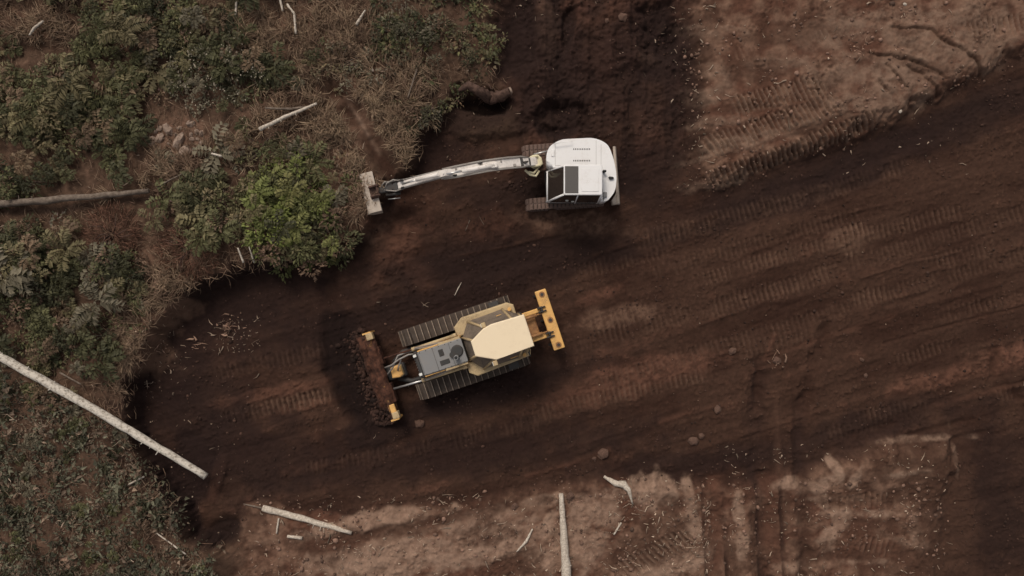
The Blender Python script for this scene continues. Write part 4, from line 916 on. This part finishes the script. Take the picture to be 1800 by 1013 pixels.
# ------------------------------------------------------------------ scatter helpers (arrays)
def in_px(x, y, z): # world -> photograph pixels (only used to say which patch of ground a spot belongs to)
    k = FOC / (CAM_H - z); return 900 + x * k, 506.5 - y * k
def blobs(u, v, L):
    s = np.zeros(np.shape(u))
    for (cu, cv, ru, rv, w) in L: s = np.maximum(s, w * np.exp(-(((u - cu) / ru) ** 2 + ((v - cv) / rv) ** 2)))
    return s
def sdr_at(x, y):
    i = np.clip(np.searchsorted(AX, x), 0, NXG - 1); j = np.clip(np.searchsorted(AY, y), 0, NYG - 1)
    return SDR[j, i]

def leaf_mesh(name, base, dirs, length, width, col, mat='leaf', fold=.25, parent=None, kind=None, droop=.25):
    """folded four-corner leaves: base point, unit direction, arrays"""
    n = len(base); up = np.array([0, 0, 1.0]); side = np.cross(dirs, up); ln = np.linalg.norm(side, axis=1); bad = ln < 1e-3
    side[bad] = (1, 0, 0); ln[bad] = 1; side = side / ln[:, None]; nor = np.cross(side, dirs)
    roll = NR.uniform(-.7, .7, n)[:, None]; s2 = side * np.cos(roll) + nor * np.sin(roll); n2 = nor * np.cos(roll) - side * np.sin(roll)
    L_, W_ = length[:, None], width[:, None]
    mid = base + dirs * L_ * .45
    V = np.stack([base, mid + s2 * W_ * .5 + n2 * W_ * fold, base + dirs * L_ - n2 * L_ * droop, mid - s2 * W_ * .5 + n2 * W_ * fold], 1).reshape(-1, 3)
    i = np.arange(n)[:, None] * 4; F = np.concatenate([i, i + 1, i + 2, i, i + 2, i + 3], 1).ravel()
    T = np.repeat(col, 4, 0)
    o = raw_mesh(name, V, F, 3, mat, T, parent)
    if kind: o['kind'] = kind
    return o

def blade_mesh(name, base, dirs, length, width, col, mat='twig', bend=.3, kind=None, parent=None, side_up=.0):
    """thin bent straws / twigs as three-sided slivers in two segments"""
    n = len(base); rnd = NR.normal(0, 1, (n, 3)) * bend; rnd[:, 2] *= .4
    p1 = base + dirs * length[:, None] * .5; d2 = dirs + rnd; d2 /= np.linalg.norm(d2, axis=1)[:, None]; p2 = p1 + d2 * length[:, None] * .5
    side = np.cross(dirs, np.array([0, 0, 1.0])); side /= np.linalg.norm(side, axis=1).clip(1e-3)[:, None]
    w = width[:, None] * .5; upv = np.array([0, 0, 1.0]) * w * 1.2
    ring = lambda p, s: np.stack([p - side * w * s, p + side * w * s, p + upv * s], 1)
    V = np.concatenate([ring(base, 1), ring(p1, .85), p2[:, None, :]], 1).reshape(-1, 3)     # 7 verts
    i = np.arange(n)[:, None] * 7; f = []
    for a_, b_ in ((0, 1), (1, 2), (2, 0)): f += [i + a_, i + b_, i + 3 + b_, i + a_, i + 3 + b_, i + 3 + a_, i + 3 + a_, i + 3 + b_, i + 6]
    o = raw_mesh(name, V, np.concatenate(f, 1).ravel(), 3, mat, np.repeat(col, 7, 0), parent)
    if kind: o['kind'] = kind
    return o

def dome_leaves(cx, cy, cz, r, h, n, rng, lsz, tiltmin=-.1):
    """leaf bases and directions over an uneven dome"""
    th = rng.uniform(0, 2 * np.pi, n); ph = np.arccos(1 - rng.uniform(0, 1, n) * .98); k = rng.uniform(.45, 1.0, n) ** .6
    lump = 1 + .35 * np.sin(th * rng.randint(3, 6) + rng.uniform(0, 6)) * np.sin(ph)
    x = r * np.sin(ph) * np.cos(th) * k * lump; y = r * np.sin(ph) * np.sin(th) * k * lump; z = h * np.cos(ph) * k
    B = np.stack([cx + x, cy + y, cz + z], 1)
    D = np.stack([np.cos(th) * (.35 + np.sin(ph)), np.sin(th) * (.35 + np.sin(ph)), np.cos(ph) * .55 + tiltmin], 1) + rng.normal(0, .35, (n, 3))
    D /= np.linalg.norm(D, axis=1)[:, None]
    return B, D

# what grows where (photograph patches)
GREEN = [(110, 190, 170, 120, 1), (250, 50, 150, 70, 1), (400, 120, 110, 90, .95), (60, 480, 130, 120, 1), (200, 500, 80, 80, 1), (30, 320, 120, 60, .9), (715, 60, 95, 75, 1), (590, 110, 60, 60, .7), (500, 370, 140, 90, 1), (350, 370, 110, 70, 1),
         (130, 590, 130, 60, .95), (450, 270, 90, 50, .8), (830, 70, 60, 90, .75), (730, 200, 60, 50, .65), (200, 300, 80, 60, .7), (420, 180, 80, 50, .8), (660, 130, 50, 40, .5), (160, 640, 90, 40, .8), (560, 290, 60, 50, .7)]
DEAD = [(200, 410, 60, 36, 1), (320, 445, 80, 34, 1), (60, 40, 70, 34, .9), (550, 60, 95, 60, .9), (318, 240, 70, 48, 1), (250, 600, 60, 50, .9), (640, 200, 75, 80, 1), (600, 290, 40, 60, .8), (470, 30, 60, 34, .7), (690, 290, 50, 50, .9), (540, 190, 60, 50, .8), (210, 690, 60, 40, .8)]
PATH = [W(588, 160, .85), W(618, 195, .85), W(660, 265, .85), W(705, 330, .85), W(650, 345, .85)]
def veg_fields(x, y):
    z = HS(x, y); u, v = in_px(x, y, z); sdv = sdr_at(x, y)
    left = (x < W(905, 0, .8)[0]) & (sdv > 0.06) & ~((v > 855) & (u > 400)) & ~((v > 965) & (u > 380))
    low = (v > 640 + (u) * .55)                                            # the low cover below the long log
    g, d = blobs(u, v, GREEN), blobs(u, v, DEAD)
    pd_, _ = polyline_d(x, y, PATH); g = g * sstep(.25, .6, pd_)
    out = (u < -10) | (v < -10)
    g = np.where(out, np.maximum(g, .7), g)
    return z, u, v, sdv, left, low, g, d

LG = dict(dark=np.array([.062, .058, .031]), mid=np.array([.138, .130, .060]), olive=np.array([.205, .160, .088]), bright=np.array([.205, .225, .064]), grey=np.array([.185, .155, .105]), brown=np.array([.225, .142, .094]), pale=np.array([.50, .42, .32]))

# undergrowth (one mass nobody could count): fern rosettes with real pinnae, and leafy clumps
def fern_leaves(cx, cy, cz, size, rng, nf=None):
    """pinnae of one rosette: base, direction, length, width"""
    fine = rng.uniform() < .5; nf = nf or rng.randint(5, 10); m = 11 if fine else 7; a0 = rng.uniform(0, 6.283); Bf, Df, Lf = [], [], []
    for k_ in range(nf):
        a = a0 + k_ * 6.283 / nf + rng.normal(0, .25); L_ = size * rng.uniform(.65, 1.15); lift = rng.uniform(.35, .75)
        t = np.linspace(.12, 1, m); rad = L_ * t; zz = L_ * lift * np.sin(t * 2.3) * .8
        ax = np.array([math.cos(a), math.sin(a)]); sx = np.array([-ax[1], ax[0]])
        wl_ = L_ * .36 * np.sin(np.clip(t * 2.6, 0, 3.05)) ** .8 + .02
        for sgn in (-1, 1):
            d = np.stack([sx[0] * sgn + ax[0] * .55 + 0 * t, sx[1] * sgn + ax[1] * .55 + 0 * t, -.15 + 0 * t], 1) + rng.normal(0, .12, (m, 3))
            Bf.append(np.stack([cx + ax[0] * rad, cy + ax[1] * rad, cz + zz], 1)); Df.append(d / np.linalg.norm(d, axis=1)[:, None]); Lf.append(wl_)
    Bf = np.concatenate(Bf); Lf = np.concatenate(Lf)
    return Bf, np.concatenate(Df), Lf, np.full(len(Lf), size * (.11 if fine else .19))
cand = np.stack([NR.uniform(-22.5, 1.0, 10000), NR.uniform(-12.8, 13.0, 10000)], 1)
z, u, v, sdv, left, low, g, d = veg_fields(cand[:, 0], cand[:, 1])
patchy = fbm(cand[:, 0], cand[:, 1], .55, 3, 501)
prob = np.clip(g * .95 + .06 + patchy * 1.1 - d * .5, 0, 1) * left * ~low * sstep(.5, .8, polyline_d(cand[:, 0], cand[:, 1], PATH)[0])
for P_ in ([W(456, 228, 1), W(557, 182, 1)], [W(0, 357, 1), W(262, 336, 1)], [W(285, 240, 1), W(345, 255, 1)]): prob = prob * sstep(.35, .75, polyline_d(cand[:, 0], cand[:, 1], P_)[0])
rimd = sdr_at(cand[:, 0], cand[:, 1]); prob = prob * np.where((u < 420) & (v > 440), sstep(.3, 1.3, rimd), 1)
keep = np.where(NR.uniform(0, 1, len(cand)) < prob * .36)[0]
Bs, Ds, Ls, Ws, Cs = [], [], [], [], []
rngv = np.random.RandomState(77)
hue = fbm(cand[:, 0], cand[:, 1], .7, 3, 521)
for i in keep:
    x, y = cand[i]; br = .92 * math.exp(-(((u[i] - 535) / 125) ** 2 + ((v[i] - 380) / 100) ** 2))
    t = np.clip(rngv.uniform(-.1, 1.1) * .55 + .15 + hue[i] * 1.3, 0, 1.15); base = LG['dark'] * (1 - t) + LG['mid'] * t
    q = rngv.uniform()
    if q < .26: base = base * .4 + LG['olive'] * .6
    elif q < .40: base = base * .25 + LG['brown'] * .75
    elif q < .50: base = LG['grey']
    if rngv.uniform() < br * 1.3 - .3: base = base * .45 + LG['bright'] * .55
    if rngv.uniform() < .62 and not (u[i] > 560 and v[i] < 260):
        size = rngv.uniform(.30, .74) * (.75 + .35 * g[i]); size *= .65 + .7 * rngv.uniform() ** 2; B, D, ls, ws = fern_leaves(x, y, z[i] + rngv.uniform(.0, .9) ** 1.5 * g[i], size, rngv); n = len(B)
        col = base[None, :] * rngv.uniform(.85, 1.3) * rngv.uniform(.8, 1.25, (n, 1))
    else:
        r = rngv.uniform(.12, .42) * (.7 + .5 * g[i]); n = int(42 * (r / .35) ** 2) + 12
        B, D = dome_leaves(x, y, z[i] - .05, r, r * rngv.uniform(.7, 1.5), n, rngv, .1)
        ls = (.07 + .09 * rngv.uniform() + .04 * g[i]) * rngv.uniform(.7, 1.5, n); ws = ls * rngv.uniform(.4, .65, n)
        col = base[None, :] * rngv.uniform(.65, 1.5, (n, 1)) * (1 + rngv.normal(0, .06, (n, 3)))
    Bs.append(B); Ds.append(D); Ls.append(ls); Ws.append(ws); Cs.append(col)
B = np.concatenate(Bs); print('undergrowth leaves', len(B), 'clumps', len(keep))
o = leaf_mesh('undergrowth', B, np.concatenate(Ds), np.concatenate(Ls), np.concatenate(Ws), np.concatenate(Cs).clip(.005, 1), fold=.12)
tag(o, 'dark green ferns and brambles covering the left side', 'undergrowth', kind='stuff')

# low cover in the lower left corner: small leaves, moss and grass
n = 62000; x = NR.uniform(-22.5, -8.5, n); y = NR.uniform(-12.8, -1.5, n)
z, u, v, sdv, left, low, g, d = veg_fields(x, y)
pn = fbm(x, y, .9, 4, 511); ok = left & low & (NR.uniform(0, 1, n) < np.clip(.50 + pn * 1.7, .04, 1))
x, y, z, pn = x[ok], y[ok], z[ok], pn[ok]; n = len(x)
hum = np.clip(fbm(x, y, 1.3, 3, 515), 0, 1) * .75
base = np.stack([x, y, z + NR.uniform(0, .10, n) + hum], 1); D = np.stack([NR.normal(0, 1, n), NR.normal(0, 1, n), NR.uniform(.0, .9, n)], 1); D /= np.linalg.norm(D, axis=1)[:, None]
t = NR.uniform(0, 1, (n, 1)); col = np.array([.074, .072, .045]) * (1 - t) + np.array([.172, .158, .106]) * t; bsel = (NR.uniform(0, 1, n) < .24 + .25 * (fbm(x, y, .5, 2, 517) > .1)); col[bsel] = np.array([.185, .128, .090]) * NR.uniform(.6, 1.4, (bsel.sum(), 1)); col *= (1 + .9 * np.clip(fbm(x, y, .6, 3, 519), -.5, .6))[:, None]
ls = NR.gamma(3, .035, n).clip(.05, .28)
o = leaf_mesh('ground_cover', base, D, ls, ls * NR.uniform(.35, .65, n), col * NR.uniform(.7, 1.35, (n, 1)))
tag(o, 'low grey-green grass and weeds in the lower left corner', 'ground cover', kind='stuff')

nn = 420; x = NR.uniform(-21, -9, nn); y = NR.uniform(-12, -3, nn); z, u, v, sdv, left, low, g, d = veg_fields(x, y); pk = fbm(x, y, .5, 3, 541)
Bs, Ds, Ls, Ws, Cs = [], [], [], [], []
for i in np.where(left & low & (sdv > .3) & (pk > -.15))[0]:
    B, D, ls, ws = fern_leaves(x[i], y[i], z[i] + .05, rngv.uniform(.10, .34), rngv); bc = [LG['dark'], LG['mid'], LG['grey'], LG['brown'] * .8][rngv.randint(4)]
    Bs.append(B); Ds.append(D); Ls.append(ls); Ws.append(ws); Cs.append(bc * rngv.uniform(.7, 1.25) * rngv.uniform(.8, 1.2, (len(B), 1)))
o = leaf_mesh('weeds', np.concatenate(Bs), np.concatenate(Ds), np.concatenate(Ls), np.concatenate(Ws), np.concatenate(Cs))
tag(o, 'scattered weeds growing through the low cover at lower left', 'weeds', kind='stuff')

# dry straw and brush
n = 42000; x = NR.uniform(-22.5, 1.0, n); y = NR.uniform(-12.8, 13, n)
z, u, v, sdv, left, low, g, d = veg_fields(x, y)
sp, _ = polyline_d(x, y, PATH[:4])
straw = blobs(u, v, [(650, 185, 60, 70, 1), (600, 210, 40, 40, .8), (690, 240, 45, 70, .9), (560, 60, 80, 60, .5), (570, 120, 60, 60, .5), (720, 150, 50, 50, .5)])
pr = np.clip(d * .65 + straw * .9 + .20 + .5 * np.exp(-((sdv - .5) / .5) ** 2) * (v > 440), 0, 1) * left * sstep(.34, .55, sp) * np.where(low, .75, 1)
ok = (NR.uniform(0, 1, n) < pr); x, y, z, straw, d = x[ok], y[ok], z[ok], straw[ok], d[ok]; n = len(x)
az = NR.normal(0, .9, n) + np.where(NR.uniform(0, 1, n) < .5, 2.1, 5.0)
D = np.stack([np.cos(az), np.sin(az), NR.uniform(.0, .7, n)], 1); D /= np.linalg.norm(D, axis=1)[:, None]
t = (NR.uniform(0, 1, n) * .6 + .6 * straw).clip(0, 1)[:, None]
col = np.array([.160, .096, .066]) * (1 - t) + np.array([.35, .245, .16]) * t
o = blade_mesh('dry_straw', np.stack([x, y, z + NR.uniform(0, .12, n)], 1), D, NR.uniform(.18, .62, n), NR.uniform(.012, .034, n), col * NR.uniform(.6, 1.4, (n, 1)), bend=.45)
tag(o, 'tan dry straw and dead brush between the shrubs', 'straw', kind='stuff')

# tussocks of dead grass, blades combed to one side
tb, td, tl, tc_ = [], [], [], []
for i in range(560):
    cu, cv, ru, rv = [(655, 185, 55, 60), (600, 215, 40, 45), (695, 240, 45, 65), (565, 60, 80, 60), (560, 140, 70, 60), (720, 150, 50, 50), (450, 60, 60, 40), (300, 500, 70, 50), (240, 620, 40, 70), (640, 330, 30, 60), (80, 40, 70, 30), (540, 230, 70, 40), (330, 300, 80, 40), (610, 60, 60, 60)][i % 14]
    p = G(R.gauss(cu, ru * .6), R.gauss(cv, rv * .6))
    if float(sdr_at(p.x, p.y)) < .25 or polyline_d(np.array([p.x]), np.array([p.y]), PATH[:4])[0][0] < .62: continue
    n = R.randint(14, 36); a0 = R.uniform(0, 6.28); a = a0 + NR.normal(0, .8, n); t = R.uniform(.1, 1.0) if i % 14 < 3 else R.uniform(0, .7)
    tb.append(np.stack([p.x + NR.normal(0, .07, n), p.y + NR.normal(0, .07, n), p.z + NR.uniform(0, .1, n)], 1)); td.append(np.stack([np.cos(a), np.sin(a), NR.uniform(.15, .9, n)], 1)); tl.append(NR.uniform(.25, .75, n))
    tc_.append((np.array([.18, .110, .076]) * (1 - t) + np.array([.42, .30, .195]) * t) * NR.uniform(.65, 1.3, (n, 1)))
td = np.concatenate(td); td /= np.linalg.norm(td, axis=1)[:, None]; n = len(td)
o = blade_mesh('dead_grass', np.concatenate(tb), td, np.concatenate(tl), NR.uniform(.018, .042, n), np.concatenate(tc_), bend=.5)
tag(o, 'combed tufts of pale dead grass around the drag mark', 'dead grass', kind='stuff')

# pale twig litter and wood chips
pts = []
TW = [(1500, 410, 1250, 870, 1013, 830), (700, 1240, 1680, 780, 1013, 0), (260, 1180, 1270, 10, 330, 0), (330, 1220, 1700, 0, 320, 0), (60, 890, 1220, 0, 240, 0), (130, 230, 330, 560, 720, 0), (90, 370, 460, 560, 620, 0), (20, 660, 920, 470, 560, 0), (90, 1000, 1800, 380, 860, 0), (520, 0, 880, 0, 460, 0), (380, 0, 420, 660, 1013, 0), (35, 240, 760, 620, 880, 0), (420, 1080, 1250, 840, 1013, 0), (40, 380, 440, 555, 600, 0)]
for (cnt, u0, u1, v0, v1, _) in TW:
    for _i in range(cnt): pts.append((R.uniform(u0, u1), R.uniform(v0, v1), u0 >= 1000 and v1 <= 870 and v0 >= 370))
P3 = np.array([tuple(G(a, b_)) for a, b_, _ in pts]); small = np.array([c_ for *_, c_ in pts])
ok = fbm(P3[:, 0], P3[:, 1], .75, 3, 531) + NR.uniform(-.35, .35, len(P3)) > .02; P3, small = P3[ok], small[ok]; n = len(P3)
az = NR.uniform(0, 6.28, n); D = np.stack([np.cos(az), np.sin(az), NR.uniform(-.05, .35, n)], 1); D /= np.linalg.norm(D, axis=1)[:, None]
ln = NR.gamma(1.3, .085, n).clip(.03, .6) * np.where(small, .5, 1)
col = np.array([.44, .325, .24]) * NR.uniform(.3, 1.5, (n, 1))
hz = np.where((P3[:, 0] < -1) & (P3[:, 2] > .5), NR.uniform(.05, .3, n), .015)
o = blade_mesh('twig_litter', P3 + np.stack([0 * az, 0 * az, hz], 1), D, ln, NR.gamma(2.4, .011, n).clip(.012, .07), col.clip(0, .75), bend=.35)
tag(o, 'small pale twigs and wood chips littering the ground', 'twig litter', kind='stuff')

# small clods and crumbs of soil
def crumbs(name, n, region, smin, smax, col, label):
    ico = bmesh.new(); bmesh.ops.create_icosphere(ico, subdivisions=1, radius=1); iv = np.array([v_.co[:] for v_ in ico.verts]); ico.verts.index_update(); fi = np.array([[v_.index for v_ in f.verts] for f in ico.faces]); ico.free()
    pos = region(n); n = len(pos); s = smin + (smax - smin) * NR.beta(1, 4, n)
    V = iv[None] * (1 + NR.normal(0, .16, (n, len(iv), 1))) * (s[:, None, None] * NR.uniform(.7, 1.3, (n, 1, 3))) * np.array([1, 1, .75]) + pos[:, None, :]
    F = (fi[None] + (np.arange(n) * len(iv))[:, None, None]).ravel()
    o = raw_mesh(name, V.reshape(-1, 3), F, 3, 'twig', np.repeat(col(n), len(iv), 0)); tag(o, label, 'soil crumbs', kind='stuff')
def reg_road(n):
    x = NR.uniform(-15, 21, n); y = NR.uniform(-11.5, 12, n); z = HS(x, y); u, v = in_px(x, y, z)
    ok = (sdr_at(x, y) < .3) & (NR.uniform(0, 1, n) < np.clip(.12 + fbm(x, y, .6, 4, 601) * 2.4, .01, 1))
    return np.stack([x, y, z + .01], 1)[ok]
crumbs('soil_crumbs', 15000, reg_road, .015, .085, lambda n: np.array([.066, .035, .025]) * NR.uniform(.4, 1.5, (n, 1)), 'small dark crumbs of soil strewn over the haul road')
def reg_dry(n):
    x = NR.uniform(-12, 21, n); y = NR.uniform(-12.5, 12.5, n); z = HS(x, y); u, v = in_px(x, y, z)
    ok = (sdr_at(x, y) > -.2) & ((v > 840) | ((u > 1200) & (v < 340))) & (u > 430) & (NR.uniform(0, 1, n) < np.clip(.15 + fbm(x, y, .8, 3, 611) * 1.8 + .45 * blobs(u, v, [(1165, 930, 90, 70, 1), (1560, 880, 120, 80, .8), (850, 940, 60, 30, .8), (1240, 320, 120, 30, .8), (560, 970, 80, 40, .8), (1220, 200, 40, 120, .8)]), .02, 1))
    return np.stack([x, y, z + .01], 1)[ok]
crumbs('dry_crumbs', 24000, reg_dry, .015, .13, lambda n: np.array([.17, .10, .072]) * NR.uniform(.5, 1.6, (n, 1)), 'reddish brown crumbs of dry earth on the trampled banks')

# ------------------------------------------------------------------ shrubs that stand out one by one
def shrub(u, v, rpx, h, base, base2, nlump, lsz, label, seed, asp=1.0, group='shrubs on the left side', flowers=None, dens=1.0):
    rng = np.random.RandomState(seed); p = G(u, v); k = (CAM_H - p.z - h * .5) / FOC; rr = rpx * k
    root = empty('shrub', p); tag(root, label, 'shrub', group)
    Bs, Ds, Ls, Ws, Cs = [], [], [], [], []; tips = []
    for i in range(nlump):
        a = rng.uniform(0, 6.283); q = math.sqrt(rng.uniform()) * rng.choice([.8, 1.0, 1.12])
        cx, cy = rr * q * math.cos(a) * asp, rr * q * math.sin(a) / asp
        r = rr * rng.uniform(.10, .24); hh = h * (1 - .5 * q * q) * rng.uniform(.35, 1.15)
        gz = float(HS(p.x + cx, p.y + cy)) - p.z
        if float(sdr_at(p.x + cx, p.y + cy)) < -.25: gz = 0.0
        cz = gz + hh - r * .8; tips.append((cx, cy, cz))
        n = int(62 * (r / .35) ** 1.6 * dens) + 14
        B, D = dome_leaves(cx, cy, cz, r, r * .9, n, rng, lsz)
        t = rng.uniform(-.2, 1.2); bc = base * (1 - t) + base2 * t; bc = bc if rng.uniform() > .14 else LG['brown'] * .8; s = lsz * rng.uniform(.7, 1.5, n)
        Bs.append(B); Ds.append(D); Ls.append(s); Ws.append(s * rng.uniform(.38, .62, n)); Cs.append(bc * rng.uniform(.65, 1.45, (n, 1)))
    leaf_mesh('crown', np.concatenate(Bs), np.concatenate(Ds), np.concatenate(Ls), np.concatenate(Ws), np.concatenate(Cs).clip(.004, 1), parent=root)
    bm = bmesh.new()
    for t in tips[::2]: bm_tube(bm, [(t[0] * .15, t[1] * .15, -.05), (t[0] * .6, t[1] * .6, max(.05, t[2] * .5)), t], [.03, .02, .008], 5)
    build('stem', bm, 'oldwood', root)
    if flowers:
        T = np.array(tips)[rng.randint(0, len(tips), flowers)] + rng.normal(0, rr * .10, (flowers, 3)) * np.array([1, 1, .2]); T[:, 2] += .12 + rr * .10
        D = rng.normal(0, 1, (flowers, 3)); D[:, 2] = abs(D[:, 2]) * .3; D /= np.linalg.norm(D, axis=1)[:, None]; s = rng.uniform(.035, .075, flowers)
        leaf_mesh('pale_blossom', T, D, s, s * .8, LG['pale'] * rng.uniform(.7, 1.2, (flowers, 1)), parent=root)
    return root
K = LG
shrub(515, 375, 104, .85, K['mid'] * .85, K['bright'] * .98, 54, .13, 'large bright green leafy shrub at the rim beside the bucket', 1, 1.1, dens=1.2)
shrub(400, 365, 75, .75, K['mid'], K['olive'], 30, .12, 'olive green shrub left of the bright green one', 2, 1.25)
shrub(60, 480, 85, .95, K['dark'] * 1.1, K['mid'], 34, .12, 'big dark green shrub at the left edge, halfway down', 3)
shrub(195, 480, 62, .85, K['dark'], K['mid'] * 1.05, 24, .11, 'dark green shrub right of the big one at the left edge', 4)
shrub(90, 200, 95, .9, K['mid'] * .9, K['olive'] * .9, 36, .13, 'wide olive shrub in the upper left', 5, 1.15)
shrub(255, 55, 85, .9, K['dark'] * 1.1, K['mid'] * 1.1, 32, .12, 'dark green shrub at the top, left of the blossoming one', 6, 1.3)
shrub(385, 125, 75, .8, K['dark'] * 1.1, K['grey'], 28, .10, 'grey green shrub dotted with pale blossoms', 7, 1.2, flowers=240)
shrub(715, 60, 72, .75, K['dark'], K['grey'] * 1.0, 34, .08, 'small leaved dark shrub near the top beside the dug strip', 8, 1.0)
shrub(595, 115, 48, .6, K['olive'] * .9, K['grey'] * 1.25, 20, .08, 'pale olive scrub in the dry brush at the top', 9)
shrub(120, 590, 70, .7, K['dark'], K['mid'] * .9, 24, .11, 'dark low shrub above the long pale log', 10, 1.35)
shrub(30, 320, 62, .8, K['dark'] * 1.1, K['mid'] * .95, 22, .12, 'dark green shrub above the old log at the left edge', 11, 1.2)
shrub(455, 265, 48, .6, K['mid'] * .9, K['olive'], 18, .10, 'small olive shrub between the slanted branch and the green shrub', 12, 1.2)
shrub(820, 85, 42, .55, K['dark'] * 1.1, K['olive'] * .7, 16, .08, 'thin brownish shrub at the edge of the dug strip', 13, .8)
shrub(735, 205, 42, .5, K['dark'], K['grey'] * .8, 16, .09, 'low dark scrub left of the curved trunk', 14, 1.1)
# rust-brown dead bush: bare curling twigs
def dead_bush(u, v, rpx, label, seed, cnt):
    rng = np.random.RandomState(seed); p = G(u, v); rr = rpx * (CAM_H - p.z) / FOC
    root = empty('dead_bush', p); tag(root, label, 'bush', 'dead bushes')
    a = rng.uniform(0, 6.283, cnt); q = np.sqrt(rng.uniform(0, 1, cnt)) * rr
    x, y = np.cos(a) * q, np.sin(a) * q; z = np.array([float(HS(p.x + i, p.y + j)) for i, j in zip(x, y)]) - p.z + rng.uniform(.05, .45, cnt) * (1 - q / rr * .6)
    D = np.stack([np.cos(a) + rng.normal(0, .6, cnt), np.sin(a) + rng.normal(0, .6, cnt), rng.uniform(-.1, .7, cnt)], 1); D /= np.linalg.norm(D, axis=1)[:, None]
    blade_mesh('twigs', np.stack([x, y, z], 1), D, rng.uniform(.15, .5, cnt), rng.uniform(.012, .03, cnt), np.array([.15, .075, .05]) * rng.uniform(.5, 1.7, (cnt, 1)), bend=.5, parent=root)
    bm = bmesh.new()
    for i in range(9):
        t = rng.uniform(0, 6.28); e = rr * rng.uniform(.5, .95); bm_tube(bm, [(0, 0, 0), (math.cos(t) * e * .5, math.sin(t) * e * .5, .25), (math.cos(t + .3) * e, math.sin(t + .3) * e, .35)], [.03, .022, .008], 5)
    build('stem', bm, 'rootwood', root)
dead_bush(200, 410, 46, 'rust brown dead bush below the old log', 21, 700)
dead_bush(335, 440, 52, 'dead brown bush at the rim left of the green shrub', 22, 800)

# splintered root clumps lying on the soil
def splinter(u, v, rpx, cnt, label, seed):
    rng = np.random.RandomState(seed); p = G(u, v); rr = rpx * CAM_H / FOC
    x, y = rng.normal(0, rr * .45, cnt), rng.normal(0, rr * .35, cnt); a = rng.uniform(0, 6.28, cnt); z = np.array([float(HS(p.x + i, p.y + j)) for i, j in zip(x, y)]) - p.z + rng.uniform(0, .12, cnt)
    D = np.stack([np.cos(a), np.sin(a), rng.uniform(-.1, .4, cnt)], 1); D /= np.linalg.norm(D, axis=1)[:, None]
    o = blade_mesh('splintered_root', np.stack([x, y, z], 1), D, rng.gamma(1.6, .09, cnt).clip(.04, .45), rng.gamma(2, .018, cnt).clip(.012, .10), np.array([.33, .205, .145]) * rng.uniform(.3, 1.8, (cnt, 1)), bend=.4)
    o.location = p; tag(o, label, 'root', kind='stuff')
splinter(405, 575, 26, 46, 'splintered pale root clump on the dark soil below the left rim', 31)
splinter(345, 607, 20, 16, 'small pale splinters right at the left rim of the cut', 32)
splinter(285, 608, 22, 26, 'pale splinters on the left rim above the dark soil', 33)
splinter(1510, 88, 26, 26, 'pale splinter cluster on the dry upper right ground', 34)
splinter(215, 625, 26, 22, 'pale broken sticks in the brush near the long log', 35)
splinter(1368, 636, 18, 14, 'small root tangle in the middle of the haul road', 36)

# loose earth rolled up in front of the dozer blade
mv = dozer.matrix_basis.copy(); mv = Matrix.Translation(dozer.location) @ Matrix.Rotation(math.radians(198.5), 4, 'Z')
def reg_blade(n):
    lx = 3.45 + np.abs(NR.normal(0, .38, n)); ly = NR.uniform(-1.9, 1.9, n) ; P_ = np.array([tuple(mv @ Vector((a_, b_, 0))) for a_, b_ in zip(lx, ly)])
    z_ = HS(P_[:, 0], P_[:, 1]); return np.stack([P_[:, 0], P_[:, 1], z_ + np.clip(.55 - (lx - 3.45) * .8, 0, .5) * NR.uniform(.1, 1, n)], 1)
crumbs('loose_earth', 1900, reg_blade, .03, .18, lambda n: np.array([.036, .018, .013]) * NR.uniform(.4, 1.7, (n, 1)), 'loose dark earth rolled up in front of the bulldozer blade')
